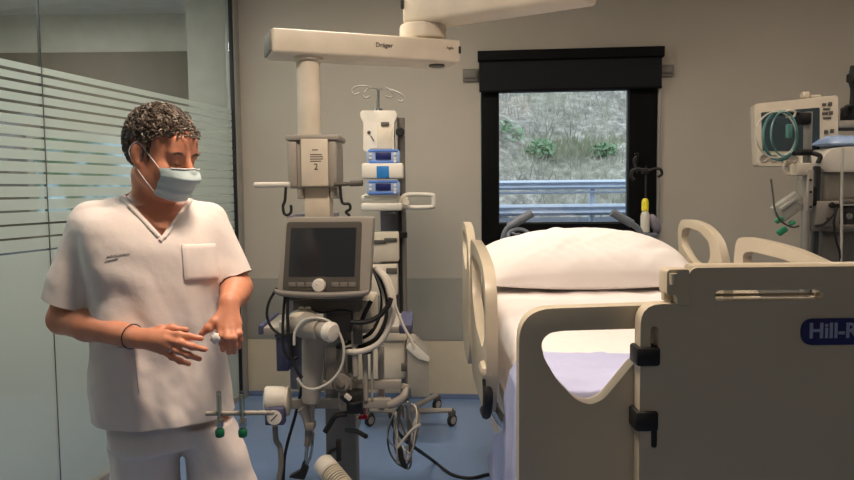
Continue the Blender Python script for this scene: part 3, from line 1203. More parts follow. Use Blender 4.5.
# hanging column and service head
k = 2.98 / FPX
cc = P(308, 60, 2.98)
hp = P(311, 139, 2.98)
sc_top = la.z - 0.046
mb = MB(); mb.cyl((cc.x, 2.98, hp.z - 0.02), (cc.x, 2.98, sc_top), 11.7 * k, seg=32)
mb.lathe((cc.x, 2.98, sc_top - 0.018), Z, [(12 * k, 0), (15 * k, .004), (15 * k, .018)], 32)
mb.build('drop_tube', 'boom_white', boom)
mb = MB(); fbox(mb, 285, 134.5, 339, 140, 2.90, 0.24, 0.008); mb.build('head_cap', 'grey_plastic', boom)
mb = MB(); fbox(mb, 288, 139, 336, 188, 2.92, 0.20, 0.01); hd_ = mb.build('service_head', 'grey_plastic', boom)
mb = MB()
for x0, x1 in ((287, 297), (328, 337)):
    fbox(mb, x0, 141, x1, 187, 2.905, 0.22, 0.012)
mb.each('head_side', 'grey_plastic', hd_)
mb = MB(); fbox(mb, 301, 139, 328, 186, 2.895, 0.03, 0.005); pl_ = lab(mb.build('front_plate', 'cream_plastic', hd_), 'cream front plate with a small printed label')
mb = MB()
for i, (x0, x1) in enumerate(((312, 318), (310, 322), (310, 323), (310, 323), (310, 321))):
    y = (149.5, 154.2, 156.4, 158.6, 160.8)[i]
    fbox(mb, x0, y, x1, y + 0.9, 2.8945, 0.002, 0.0)
mb.text('2', 0.036, P(316, 167, 2.894), X, Z, 0.001)
mb.build('label_print', 'ink', pl_)
mb = MB(); fbox(mb, 304, 186, 330, 220, 2.94, 0.12, 0.012); mb.build('neck', 'cream_plastic', boom)
mb = MB(); fbox(mb, 297, 186, 304, 199, 2.93, .1, .006); fbox(mb, 330, 186, 337, 199, 2.93, .1, .006); mb.each('neck_bracket', 'grey_plastic', boom)
mb = MB(); a, b = P(255, 185, 2.9), P(290, 184.5, 2.9); mb.tube([a, b], 0.0115, 12, smooth=False); mb.ell(a, (0.006, 0.0115, 0.0115)); lab(mb.build('handle_bar', 'white_plastic', boom), 'white horizontal handle bar')
mb = MB(); a, b = P(334, 184.5, 2.9), P(362, 183, 2.9); mb.tube([a, b], 0.009, 12, smooth=False); mb.tube([P(350, 183.6, 2.9), b], 0.013, 12, smooth=False); mb.ell(b, (0.006, 0.013, 0.013)); lab(mb.build('handle_bar', 'dark_grey', boom), 'grey horizontal handle bar')
mb = MB()
mb.tube([P(x, y, 2.9) for x, y in ((286, 184), (285, 200), (283, 206), (284, 213), (287.5, 215), (291, 212), (291, 205))], 0.006, 8); mb.build('hook', 'black_rubber', boom)
mb = MB()
mb.tube([P(x, y, 2.9) for x, y in ((340, 184), (342, 202), (349, 204), (350, 209), (346, 212), (350, 216))], 0.006, 8); mb.build('hook', 'black_rubber', boom)
# long lower service column behind the ventilator with its shelf
mb = MB(); fbox(mb, 288, 215, 306, 392, 3.42, 0.16, 0.01); fbox(mb, 288, 215, 325, 224, 3.0, 0.5, 0.01); svc = mb.build('service_column', 'purple_grey', boom)
mb = MB()
fbox(mb, 262, 327, 400, 334, 3.26, 0.36, 0.006)
sh = lab(mb.build('shelf', 'grey_plastic', boom), 'grey equipment shelf with dark blue side edges')
mb = MB()
fbox(mb, 258, 325.5, 263, 335, 3.25, 0.38, 0.006); fbox(mb, 399, 325, 412, 334, 3.25, 0.38, 0.006); mb.each('shelf_edge', 'navy_bin', sh)

q = P(281, 372, 3.3)
bn = thing('storage_bin', 'dark blue plastic bin hanging under the left end of the equipment shelf', 'bin', (q.x, q.y, q.z))
mb = MB(); fbox(mb, 276, 336, 288.5, 372, 3.30, 0.2, 0.006); mb.build('body', 'navy_bin', bn)
mb = MB(); fbox(mb, 274.5, 334.3, 290, 338, 3.29, 0.22, 0.004); mb.build('rim', 'navy_bin', bn)

# ================================================================== VENTILATOR ON ITS TROLLEY
vl = PF(335, 560)
vent = thing('ventilator', 'intensive care ventilator with a dark square display on a grey wheeled column', 'ventilator', (-0.39, 3.0, 0))
DY = 2.72
mb = MB()
h_in = [P(x, y, DY) for x, y in ((283, 221.5), (363, 221.5), (360.5, 291), (281.5, 291))]
# housing: tapered prism
hs = [P(x, y, DY) for x, y in ((286, 218), (373, 217.5), (369, 296), (276.5, 294.5))]
o_ = V((0, DY, 0))
pts = rpoly([(p.x, p.z) for p in reversed(hs)], 0.012)
mb.prism(pts, [], o_, X, Z, Y * 0.13, 0.012)
dsp = mb.build('display_housing', 'grey_plastic', vent)
mb = MB()
hs2 = [P(x, y, DY - .003) for x, y in ((287, 222), (362, 221.5), (359.5, 291.5), (282.5, 291))]
mb.prism(rpoly([(p.x, p.z) for p in reversed(hs2)], 0.012), [], o_ - Y * .005, X, Z, Y * 0.02, 0.003)
bz = lab(mb.build('bezel', 'dark_grey', dsp), 'dark grey bezel with keys and a knob')
mb = MB()
hs2 = [P(x, y, DY - .006) for x, y in ((291, 228), (356.5, 227.5), (354.5, 276.5), (288.5, 276.5))]
mb.prism(rpoly([(p.x, p.z) for p in reversed(hs2)], 0.004), [], o_ - Y * .0065, X, Z, Y * 0.004, 0.001)
lab(mb.build('screen', 'screen_dark', bz), 'dark switched-off screen')
kc = P(319.5, 285, DY - 0.006)
mb = MB(); mb.lathe(kc, -Y, [(0.024, 0), (0.026, .003), (0.026, .018), (0.022, .024), (0.008, .025)], 28); mb.box(kc - Y * .026 + Z * 0.008 - X * .008, (.006, .004, .006), 0, .001); lab(mb.build('knob', 'white_plastic', bz), 'white rotary knob')
for x0 in (288.5, 297, 305.5, 331.5, 340, 348.5):
    mb = MB(); fbox(mb, x0, 282.3, x0 + 7.2, 287, DY - 0.0075, .004, .001); mb.build('key', 'mid_grey', bz)
mb = MB()
lip = [P(x, y, DY - .03) for x, y in ((274.5, 290.5), (284, 293.5), (320, 295.5), (358, 294), (369, 291.5))]
mb.tube(lip, [0.007, 0.012, 0.013, 0.012, 0.007], 10); lab(mb.build('grip_lip', 'mid_grey', dsp), 'grey curved grip below the screen')
# base unit
mb = MB(); fbox(mb, 292, 296, 361, 313, 2.80, 0.34, 0.01); fbox(mb, 287, 294, 363, 301, 2.78, 0.3, .01); fbox(mb, 325, 310, 352, 332, 2.84, 0.28, 0.01); mb.build('base_unit', 'dark_grey', vent)
mb = MB(); mb.tube([P(x, y, 2.79) for x, y in ((297, 311), (310, 310), (322, 312.5), (340, 310), (353, 312))], 0.004, 6); mb.build('seam_cable', 'black_rubber', vent)
mb = MB(); fbox(mb, 352, 300, 374, 330, 2.86, 0.26, 0.012); mb.build('side_module', 'cream_plastic', vent)
# valve block and filter on its left
mb = MB()
A_, B_ = P(297, 322, 2.76), P(327, 331, 2.66)
mb.lathe(A_, B_ - A_, [(0.038, 0), (0.052, .01), (0.055, .06), (0.048, .10), (0.044, .135)], 24)
mb.lathe(A_ + (B_ - A_) * .8, B_ - A_, [(0.026, 0), (0.034, .003), (0.034, .034), (0.024, .04)], 20)
vb = mb.build('valve_block', 'grey_plastic', vent)
mb = MB(); mb.lathe(B_, B_ - A_, [(0.024, 0), (0.038, .004), (0.039, .026), (0.031, .036), (0.012, .039)], 22); lab(mb.build('valve_cap', 'white_plastic', vb), 'white round valve cap')
mb = MB(); c = P(303, 316, 2.74); mb.ell(c, (0.055, 0.045, 0.026)); c = P(290, 325, 2.76); mb.ell(c, (0.03, 0.03, 0.026)); mb.cyl(P(283, 321, 2.78), P(283, 334, 2.78), 0.016, bev=.003); mb.build('flow_sensor', 'cream_plastic', vent)
mb = MB()
for x in (301, 308):
    mb.cyl(P(x, 314, 2.74), P(x, 309, 2.74), 0.008)
    mb.ell(P(x, 308.5, 2.74), (0.012, .012, .007))
mb.each('wing_screw', 'grey_plastic', vent)
mb = MB(); a, b = P(314, 336, 2.78), P(311, 402, 2.78); mb.lathe(b, a - b, [(0.034, 0), (0.036, .01), (0.042, .15), (0.047, .24), (0.040, .285)], 26); mb.build('water_trap_tube', 'grey_plastic', vent)
mb = MB(); a, b = P(293, 350, 2.9), P(293, 385, 2.9); fbox(mb, 313, 349, 325, 392, 2.92, 0.1, 0.01); mb.build('absorber_can', 'white_plastic', vent)
mb = MB(); fbox(mb, 325, 344, 345, 396, 2.86, 0.12, 0.008); mb.build('panel_box', 'mid_grey', vent)
# trolley column, rails, base
mb = MB(); mb.box((-0.385, 3.10, 0.62), (0.135, 0.13, 1.02), 0, 0.012); mb.box((-0.385, 3.10, 1.10), (0.2, 0.2, 0.03), 0, .008); mb.build('column', 'mid_grey', vent)
mb = MB(); fbox(mb, 296, 381, 402, 390, 2.86, 0.03, 0.004); mb.tube([P(402, 386, 2.87), P(408, 388, 2.9), P(409, 396, 3.0)], 0.012, 8); mb.build('upper_rail', 'grey_plastic', vent)
mb = MB(); fbox(mb, 272, 399.5, 392, 409, 2.84, 0.03, 0.004)
mb.tube([P(388, 405, 2.85), P(397, 402, 2.85), P(404, 396, 2.85), P(406, 388, 2.88)], [0.017, 0.02, 0.016, 0.012], 10)
mb.build('lower_rail', 'grey_plastic', vent)
mb = MB()
for x in (343, 381):
    fbox(mb, x - 3, 345, x + 3, 412, 2.88, 0.05, 0.004)
fbox(mb, 338, 378, 352, 412, 2.83, 0.1, 0.01)
mb.build('rail_bracket', 'grey_plastic', vent)
mb = MB()
mb.cyl(P(341, 383, 2.80), P(341, 383, 2.85), 0.038, seg=24, bev=.006); mb.cyl(P(341, 383, 2.785), P(341, 383, 2.81), 0.016); mb.build('clamp_knob', 'mid_grey', vent)
mb = MB(); fbox(mb, 346, 393, 362, 415, 2.78, 0.08, 0.008); mb.tube([P(x, y, 2.77) for x, y in ((362, 402), (352, 404), (345, 400), (341, 396))], 0.008, 8); mb.build('clamp', 'black_rubber', vent)
mb = MB(); mb.box(P(348, 397, 2.765), (0.03, .02, .018), Matrix.Rotation(0.7, 3, 'Y'), .004); mb.build('clamp_tag', 'white_plastic', vent)
mb = MB(); fbox(mb, 336, 345, 341, 349, 2.83, .04, .003); fbox(mb, 357, 349, 371, 354.5, 2.82, 0.06, 0.006); fbox(mb, 362, 354, 366, 362, 2.85, .02, .003); mb.each('gas_connector', 'black_rubber', vent)
mb = MB(); mb.cyl(P(354, 332, 2.80), P(356, 376, 2.80), 0.012, bev=.002); mb.cyl(P(365, 352, 2.84), P(366, 400, 2.84), 0.011); mb.cyl(P(372, 348, 2.84), P(372, 400, 2.84), 0.006); mb.each('gas_tube', 'grey_plastic', vent)
mb = MB(); fbox(mb, 353, 330, 362, 345, 2.78, .03, .004); mb.cyl(P(356, 333, 2.79), P(355, 322, 2.79), .009); mb.cyl(P(360, 333, 2.79), P(361, 325, 2.79), .007); mb.build('valve_stem', 'dark_grey', vent)
mb = MB(); mb.tube([P(x, y, 2.80) for x, y in ((347, 414), (336, 416), (330, 424), (325, 432))], 0.011, 8); mb.build('hose_arm', 'black_rubber', vent)
mb = MB(); mb.tube([P(347, 430, 2.95), P(357, 431.5, 2.85), P(366, 436.5, 2.78)], 0.010, 8); mb.build('brake_lever', 'black_rubber', vent)
mb = MB(); mb.lathe((-0.385, 3.1, 0.10), Z, [(0.13, 0), (0.13, .03), (0.085, .06)], 28)
for a in range(5):
    an = 2 * PI * a / 5 + .3
    e_ = V((-0.385 + 0.32 * cos(an), 3.1 + 0.32 * sin(an), 0.10))
    mb.tube([V((-0.385, 3.1, 0.12)), e_], [0.032, 0.022], 10, smooth=False)
mb.build('star_base', 'grey_plastic', vent)
for a in range(5):
    an = 2 * PI * a / 5 + .3
    e_ = V((-0.385 + 0.31 * cos(an), 3.1 + 0.31 * sin(an), 0.0))
    mb = MB(); mb.lathe(e_ + V((-0.012 * sin(an), 0.012 * cos(an), .04)), V((sin(an), -cos(an), 0)), [(0.01, 0), (0.036, 0), (0.04, .004), (0.04, .02), (0.036, .024), (0.01, .024)], 18); mb.cyl(e_ + Z * .06, e_ + Z * .1, .012)
    mb.build('caster', 'black_rubber', vent)

# ---- things clipped to the rails
def tube_thing(name, label, cat, pts, r, mat, group=None, seg=8, n=8):
    m = MB(); m.tube(pts, r, seg, n)
    return tag(m.build(name, mat), label, cat, group)


q = P(280, 410, 2.8)
reg = thing('suction_regulator', 'white drum-shaped suction regulator with a blue framed dial clipped to the rail', 'suction regulator', (q.x, q.y, q.z - .1))
mb = MB(); a, b = P(264, 399, 2.76), P(286, 399, 2.78); mb.lathe(a, b - a, [(0.02, -.004), (0.044, 0), (0.050, .008), (0.050, .075), (0.046, .085)], 30); mb.build('drum', 'white_plastic', reg)
mb = MB(); a, b = P(286, 401, 2.78), P(289.5, 401, 2.78); mb.lathe(a, b - a, [(0.05, 0), (0.058, .003), (0.058, .012), (0.05, .015)], 30); mb.build('flange', 'cream_plastic', reg)
mb = MB(); fbox(mb, 264.5, 408.5, 284, 426, 2.69, 0.05, 0.005); gb = lab(mb.build('gauge_housing', 'navy_bin', reg), 'blue square gauge housing')
mb = MB(); c = P(274.3, 417.3, 2.689); mb.lathe(c, -Y, [(0.027, 0), (0.029, .002), (0.029, .005), (0.024, .006)], 26); dl = lab(mb.build('dial', 'white_plastic', gb), 'white round dial')
mb = MB(); mb.box(c - Y * .007 , (0.036, .002, .004), Matrix.Rotation(-0.8, 3, 'Y'), .0005); mb.build('needle', 'ink', dl)
mb = MB(); mb.tube([P(x, y, 2.75) for x, y in ((275, 426), (276, 440), (280, 448), (281, 465), (279, 480), (279, 500))], 0.011, 8)
mb.build('suction_hose', 'mid_grey', reg)
DF = 1.87
mb = MB(); mb.tube([P(266, 413, 2.74), P(271, 413, 2.3), P(272, 413, DF + .05), P(266, 413, DF + .012), P(256, 413, DF + .01), P(206, 413.5, DF + .01)], 0.0065, 10, 8)
br_ = tag(mb.build('flowmeter_bar', 'grey_plastic'), 'grey horizontal bar in front of the scrub trousers carrying two flowmeters', 'rail')
fms = []
for i, (x, t) in enumerate(((220, 'left flowmeter with a clear tube and green knob, nearest the man'), (243, 'right flowmeter with a clear tube and green knob, next to the white drum'))):
    q = P(x, 436, DF)
    f = thing('oxygen_flowmeter', t, 'flowmeter', (q.x, q.y, q.z), 'flowmeters on the bar')
    a, b = P(x - .5, 417, DF), P(x - 1.5, 391, DF)
    m = MB(); m.lathe(a, b - a, [(0.006, 0), (0.0075, .003), (0.007, (b - a).length - .003), (0.005, (b - a).length)], 16); m.build('tube', 'tube_glass', f)
    m = MB(); m.cyl(a - Z * 0.0, b - Z * .01, 0.0026, seg=8); m.build('inner_tube', 'tube_clear', f)
    m = MB(); c = P(x, 421, DF); m.lathe(P(x, 427, DF), Z, [(0.008, 0), (0.0095, .003), (0.0095, .02), (0.007, .025)], 16); m.box(c + Y * .006, (0.011, .014, .011), 0, .002); m.build('valve_body', 'steel', f)
    m = MB(); kz = P(x, 437, DF); m.lathe(kz, Z, [(0.008, 0), (0.0115, .002), (0.0125, .010), (0.0125, .018), (0.009, .023), (0.007, .026)], 14); lab(m.build('knob', 'green_knob', f), 'green knob')

q = P(300, 480, 2.82)
arm = thing('support_arm', 'steel support arm with a black clamp at its end hanging from the lower rail', 'support arm', (q.x, q.y, q.z - .05))
mb = MB(); mb.tube([P(x, y, 2.80) for x, y in ((302, 408), (306, 416), (308, 428))], [0.022, 0.018, 0.014], 10); mb.tube([P(x, y, 2.80) for x, y in ((312, 404), (311, 430))], 0.012, 8); mb.build('upper_joint', 'grey_plastic', arm)
mb = MB(); fbox(mb, 304, 424, 314, 432, 2.77, .06, .008); mb.tube([P(309, 430, 2.80), P(307, 446, 2.80)], [0.016, 0.012], 10, smooth=False); mb.build('elbow', 'mid_grey', arm)
mb = MB(); mb.tube([P(307.5, 440, 2.80), P(305, 470, 2.80)], 0.0075, 10, smooth=False); mb.build('rod', 'steel', arm)
mb = MB()
pc_ = [P(x, y, 2.78) for x, y in ((303, 461), (308, 470), (304.5, 480), (288, 477.5), (300, 471))]
mb.prism(rpoly([(p.x, p.z) for p in reversed(pc_)], 0.008), [], V((0, 2.78, 0)), X, Z, Y * 0.03, 0.004); mb.build('clamp', 'black_rubber', arm)
mb = MB(); mb.tube([P(313, 432, 2.84), P(311, 455, 2.84), P(306, 466, 2.84)], 0.006, 8); mb.build('strut', 'steel', arm)

a, b = P(323, 463, 2.72), P(342, 486, 2.62)
can = thing('humidifier_canister', 'white ribbed canister pointing down below the ventilator column', 'canister', (b.x, b.y, b.z))
ax = (b - a)
mb = MB(); mb.lathe(a, ax, [(0.012, -.006), (0.036, -.004), (0.042, .004), (0.043, .05), (0.039, .055)], 26); mb.build('head', 'white_plastic', can)
prof = []
for i in range(9):
    h0 = 0.055 + i * 0.012
    prof += [(0.040, h0), (0.043, h0 + .003), (0.043, h0 + .007), (0.036, h0 + .009)]
mb = MB(); mb.lathe(a, ax, prof, 26); mb.build('ribbed_body', 'cream_plastic', can)
mb = MB()
for i in (0, 3, 4, 5, 6):
    mb.lathe(a + ax.normalized() * (0.0645 + i * .012), ax, [(0.0365, 0), (0.0405, .001), (0.0405, .003), (0.0365, .004)], 26)
mb.each('black_ring', 'black_rubber', can)
mb = MB(); fbox(mb, 336, 440, 341, 462, 2.78, .02, .003); mb.tube([a - ax.normalized() * .0, P(330, 452, 2.85), P(340, 448, 2.98)], .008, 8); mb.build('holder', 'black_rubber', can)

# ---- breathing hoses: bundle that loops down at the right of the display
base_path = [(376, 268), (385, 280), (391, 300), (390, 322), (381, 341), (366, 350), (350, 352)]
specs = [(0, 0, .012, 'tube_white', 'pale breathing hose, outermost of the bundle looping down beside the display'),
         (-5, -4, .011, 'black_rubber', 'black hose just inside the outermost pale hose of the bundle'),
         (-9, -7, .011, 'tube_white', 'pale breathing hose in the middle of the looping bundle'),
         (-13, -11, .009, 'black_rubber', 'black hose on the inner side of the looping bundle'),
         (4, -10, .010, 'tube_white', 'pale breathing hose at the back of the looping bundle')]
for i, (dx, dy, r, m, t) in enumerate(specs):
    pts = []
    for j, (x, y) in enumerate(base_path):
        f = j / 6
        w = 1 if 0 < j < 6 else 0.5
        pts.append(P(x + dx * w * (0.5 + f * .5), y + dy * f * w, 2.80 + 0.03 * i - 0.02 * sin(f * PI) + (0.0 if i < 4 else 0.03)))
    pts.append(P(345 - i * 1.5, 350 + dy * .3, 2.92 + .02 * i))
    tube_thing('breathing_hose', t, 'hose', pts, r, m, 'hoses beside the display', 10)
tube_thing('breathing_hose', 'short black hose crossing in front of the pale hoses', 'hose', [P(x, y, 2.74) for x, y in ((351, 322), (365, 322), (378, 317), (388, 306), (391, 298))], .010, 'black_rubber', 'hoses beside the display')
tube_thing('breathing_hose', 'thin pale hose dropping from the bundle to the blue shelf edge', 'hose', [P(x, y, 2.84) for x, y in ((388, 285), (395, 305), (403, 325), (412, 342), (414, 350))], .006, 'tube_white', 'hoses beside the display')
tube_thing('breathing_hose', 'short black hose stub standing behind the black crossing hose', 'hose', [P(x, y, 2.82) for x, y in ((371, 301), (366, 311), (362, 320))], .009, 'black_rubber', 'hoses beside the display')
tube_thing('sensor_cable', 'black cable looping out widest at the left below the display', 'cable', [P(x, y, 2.72) for x, y in ((277, 288), (269, 302), (267, 316), (272, 328), (282, 335), (292, 334), (298, 328))], .0055, 'black_rubber', 'cables under the display')
tube_thing('sensor_cable', 'black cable falling straight from the left corner of the display', 'cable', [P(x, y, 2.71) for x, y in ((285, 294), (283, 320), (283, 345), (286, 355), (292, 360), (298, 357))], .0055, 'black_rubber', 'cables under the display')
tube_thing('sensor_cable', 'longest black cable below the display, running down to the rail clamp', 'cable', [P(x, y, 2.70) for x, y in ((287.5, 296), (288, 330), (291, 355), (298, 372), (302, 378))], .0065, 'black_rubber', 'cables under the display')
tube_thing('sensor_cable', 'long black cable hanging from the rail to the floor beside the white drum', 'cable', [P(x, y, 2.86) for x, y in ((303, 380), (299, 400), (294, 420), (287, 445), (284, 465), (285, 500))] + [V((-.55, 2.9, .01)), V((-.4, 3.0, .01))], .0065, 'black_rubber', 'cables under the display')
tube_thing('clear_tube', 'clear curved tube arching over the valve block', 'tube', [P(x, y, 2.66) for x, y in ((294, 345), (295, 332), (303, 321), (316, 318), (330, 322), (340, 335), (344, 350), (341, 368), (330, 382), (315, 389), (304, 387), (297, 378))], .0055, 'tube_clear')

# ---- cable coil hung on the rail
coil = thing('cable_coil', 'bundle of grey and clear cables hanging in loops from the right end of the rail', 'cable coil', P(405, 474, 2.92))
r_ = random.Random(5)
for i in range(9):
    w = r_.uniform(6, 13); h = r_.uniform(30, 66); x0 = 405 + r_.uniform(-5, 4)
    pts = []
    for k in range(12):
        a = 2 * PI * k / 12
        pts.append(P(x0 + w * sin(a) + 3 * sin(2 * a + i), 404 + h / 2 - h / 2 * cos(a), 2.90 + 0.05 * cos(a + i) + .008 * i))
    mb = MB(); mb.tube(pts, r_.choice([.0035, .0045, .005]), 6, 6, closed=True)
    mb.build('loop', ['mid_grey', 'tube_clear', 'dark_grey', 'tube_clear'][i % 4], coil)
mb = MB(); mb.tube([P(x, y, 2.86) for x, y in ((400, 448), (401, 455), (404, 465), (407, 468))], [0.010, .012, .012, .007], 8); lab(mb.build('plug', 'black_rubber', coil), 'black plug')
mb = MB(); mb.tube([P(x, y, 2.86) for x, y in ((397, 448), (410, 432), (420, 424))], .006, 8); mb.build('strap', 'tube_clear', coil)
mb = MB(); mb.cyl(P(406, 400, 2.9), P(407, 418, 2.9), .02, bev=.004); mb.build('connector', 'steel', coil)

fl_ = [PF(x, y, 0.008) for x, y in ((436, 463), (446, 471), (456, 476), (472, 478), (492, 474), (520, 476))]
tube_thing('mains_cable', 'black mains cable trailing across the blue floor towards the bed', 'cable', [P(390, 414, 3.0), P(395, 428, 3.1), P(405, 440, 3.25), P(418, 450, 3.5), P(428, 457, 3.75)] + fl_, .009, 'black_rubber')
mb = MB(); fbox(mb, 358, 416, 368, 420, 3.0, .03, .006); mb.cyl(P(365, 415, 3.01), P(365, 407, 2.86), .007)
tag(mb.build('pinch_clamp', 'red_plastic'), 'small red clamp under the ventilator rail', 'clamp')
c = P(356, 424, 3.0)
mb = MB(); mb.prism(rpoly([(0, 0), (.05, .02), (.06, .07), (.01, .06)], .008), [], P(348, 433, 3.04), X, Z, Y * .03, .004)
tag(mb.build('sample_bag', 'tube_clear'), 'small pale bag tied to the ventilator column by the black lever', 'bag')

# ================================================================== INFUSION STAND
D2 = 4.36
il = PF(400, 424); 
stand = thing('infusion_stand', 'tall white infusion stand with a drip hanger on top and castered legs behind the ventilator', 'infusion stand', (P(396, 300, D2 + .1).x, D2 + 0.1, 0))
SX, SY = P(396, 300, D2 + .1).x, D2 + 0.12
a = P(401, 118, SY)
mb = MB(); mb.cyl((a.x, SY, 0.12), a, 0.024, seg=16); mb.build('pole', 'mid_grey', stand)
mb = MB(); mb.box((a.x - .012, SY - .03, 0.95), (0.022, .02, 1.1), 0, .003); mb.build('pole_channel', 'black_rubber', stand)
mb = MB(); fbox(mb, 381, 205, 407, 330, SY + .03, 0.03, 0.004); mb.build('back_panel', 'purple_grey', stand)
mb = MB(); mb.cyl(P(400, 132, D2 - .02), P(400, 132, D2 + .1), 0.028, bev=.006, seg=18); mb.build('clamp_knob', 'black_rubber', stand)
mb = MB(); mb.cyl(P(402, 232, SY - .05), P(402, 238, SY - .05), .034, bev=.005); mb.build('pole_clamp', 'black_rubber', stand)
# drip hanger
mb = MB(); c = P(378, 88, D2 + .06); a = P(378, 112, D2 + .06); mb.cyl(a, c, 0.010); mb.cyl(a, a + Z * .02, .03)
mb.build('hanger_stem', 'steel', stand)
for (x1, y1) in ((355, 87), (401, 94), (366, 90.5), (390, 90)):
    e_ = P(x1, y1, D2 + (.02 if x1 in (355, 401) else -.06))
    sg = -1 if x1 < 378 else 1
    mb = MB(); mb.tube([c - Z * .008, c + (e_ - c) * .6 + Z * .01, e_, e_ + X * sg * .02 - Z * .025, e_ + X * sg * .005 - Z * .045, e_ - X * sg * .025 - Z * .035], .0055, 8); mb.build('hanger_hook', 'alu', stand)
# head housing
mb = MB()
pts = [P(x, y, D2) for x, y in ((360.5, 110.5), (396, 110.5), (397, 117), (394, 122), (394, 152), (363, 152), (363.5, 122), (360, 117))]
mb.prism(rpoly([(p.x, p.z) for p in reversed(pts)], [.02, .02, .03, .03, .03, .03, .03, .03]), [], V((0, D2, 0)), X, Z, Y * .15, .012)
hh = mb.build('head_housing', 'white_plastic', stand)
mb = MB(); fbox(mb, 377, 124, 392, 149, D2 - .005, .02, .005); mb.build('front_panel', 'cream_plastic', hh)
mb = MB(); fbox(mb, 381, 122, 389, 126, D2 - .012, .012, .002); mb.cyl(P(369, 132.5, D2 - .006), P(369, 132.5, D2 + .01), .011); fbox(mb, 370, 148.5, 392, 151.5, D2 - .004, .006, .001); mb.tube([P(371, 136, D2 - .004), P(374, 141, D2 - .004)], .003, 6); mb.build('dark_marks', 'dark_grey', hh)
# shelf and handle
mb = MB(); fbox(mb, 361, 203, 402, 211, D2 - .04, .2, .012); fbox(mb, 361, 195, 398, 200, D2 - .03, .18, .012); mb.build('shelf', 'white_plastic', stand)
mb = MB()
mb.tube([P(x, y, D2 + .0) for x, y in ((398, 205), (404, 196), (414, 194.5), (431, 195), (433.5, 197), (433.5, 205), (431, 207), (412, 207.5), (399, 206))], .014, 10, 6)
mb.build('side_handle', 'white_plastic', stand)
mb = MB(); fbox(mb, 398, 196, 408, 209, D2 - .01, .06, .01); mb.cyl(P(406, 202, D2 - .03), P(406, 202, D2), .02); mb.build('handle_clamp', 'cream_plastic', stand)
# lower modules
mb = MB(); fbox(mb, 366, 232, 399, 262, D2, .1, .012); fbox(mb, 366, 264, 398, 296, D2, .1, .012); lo_ = mb.each('lower_module', 'cream_plastic', stand)
mb = MB(); fbox(mb, 384, 238, 397, 242, D2 - .008, .01, .004); fbox(mb, 373, 240, 386, 244, D2 - .008, .01, .004); fbox(mb, 386, 268, 397, 274, D2 - .006, .01, .004); mb.each('module_slot', 'dark_grey', lo_)
mb = MB(); fbox(mb, 384, 212, 396, 215.5, D2 - .03, .05, .006); mb.build('release_catch', 'ink', stand)
mb = MB(); fbox(mb, 354, 322, 408, 342, D2 - .05, .22, .02); fbox(mb, 364, 340, 405, 380, D2 - .02, .2, .012); mb.build('transformer_box', 'cream_plastic', stand)
# legs and casters
hub = V((P(405, 400, SY).x, SY, 0.10))
mb = MB(); mb.lathe((hub.x, hub.y, .09), Z, [(.07, 0), (.07, .03), (.03, .06)], 20)
wh = [(370, 424), (437, 407), (452, 424)]
ends = []
for (x, y) in wh:
    d = HC * FPX / (y + 6.5 - (190.4 + .01 * (427 - x)))
    e_ = P(x, y, d); e_.z = .04
    ends.append(e_)
ends.append(V((hub.x - .28, hub.y + .22, .04)))
for e_ in ends:
    mb.tube([hub, V((e_.x, e_.y, .105))], [.022, .016], 8, smooth=False)
mb.build('legs', 'grey_plastic', stand)
for e_ in ends:
    di = (e_ - hub); di.z = 0; di.normalize()
    ax_ = V((0.75, -0.66, 0))
    mb = MB(); mb.lathe(e_ - ax_ * .012, ax_, [(.024, 0), (.036, 0), (.040, .004), (.040, .02), (.036, .024), (.024, .024)], 20)
    w_ = mb.build('caster', 'black_rubber', stand)
    mb = MB(); mb.lathe(e_ - ax_ * .014, ax_, [(.006, 0), (.025, .001), (.025, .027), (.006, .028)], 18); mb.build('wheel_hub', 'grey_plastic', w_)
    mb = MB(); mb.box(e_ + Z * .045, (.03, .05, .03), math.atan2(ax_.y, ax_.x), .006); mb.cyl(e_ + Z * .05, e_ + Z * .075, .011); mb.build('caster_fork', 'dark_grey', w_)
# pumps docked in the stand
for i, (y0, lb_) in enumerate(((148, 'upper infusion pump, with a blue rimmed display and a bright blue badge below'), (179, 'lower infusion pump with a blue rimmed display above the white handle'))):
    q = P(382, y0 + 32, D2)
    pm = thing('infusion_pump', lb_, 'infusion pump', (q.x, D2 - .03, q.z), 'infusion pumps on the stand')
    mb = MB(); fbox(mb, 366.5, y0 + 2, 400, y0 + 16, D2 - .05, .06, .018, 3); lab(mb.build('display_frame', 'bag_blue', pm), 'pale blue display frame')
    mb = MB(); fbox(mb, 368, y0 + 1.2, 398, y0 + 4.0, D2 - .054, .03, .006); fbox(mb, 369, y0 + 12.5, 398, y0 + 15.5, D2 - .054, .03, .006); mb.each('blue_trim', 'blue_trim', pm)
    mb = MB(); fbox(mb, 375.5, y0 + 4.5, 391, y0 + 11.5, D2 - .056, .012, .003); lab(mb.build('display', 'navy', pm), 'dark display')
    mb = MB()
    for x, y in ((370.5, 6), (370.5, 10), (395, 6), (395, 10), (395, 13)):
        mb.cyl(P(x, y0 + y, D2 - .056), P(x, y0 + y, D2 - .04), .009, seg=12)
    mb.each('keypad', 'white_plastic', pm)
    if i == 0:
        mb = MB(); fbox(mb, 361.5, y0 + 15, 403, y0 + 30.5, D2 - .06, .16, .014); dr_ = mb.build('pump_body', 'white_plastic', pm)
        mb = MB(); fbox(mb, 376.5, y0 + 18, 389, y0 + 30, D2 - .063, .01, .004); lab(mb.build('door_badge', 'blue_bright', dr_), 'bright blue square badge')
    else:
        mb = MB(); fbox(mb, 364, y0 + 14.5, 399, y0 + 17.5, D2 - .04, .14, .006); mb.build('pump_body', 'white_plastic', pm)

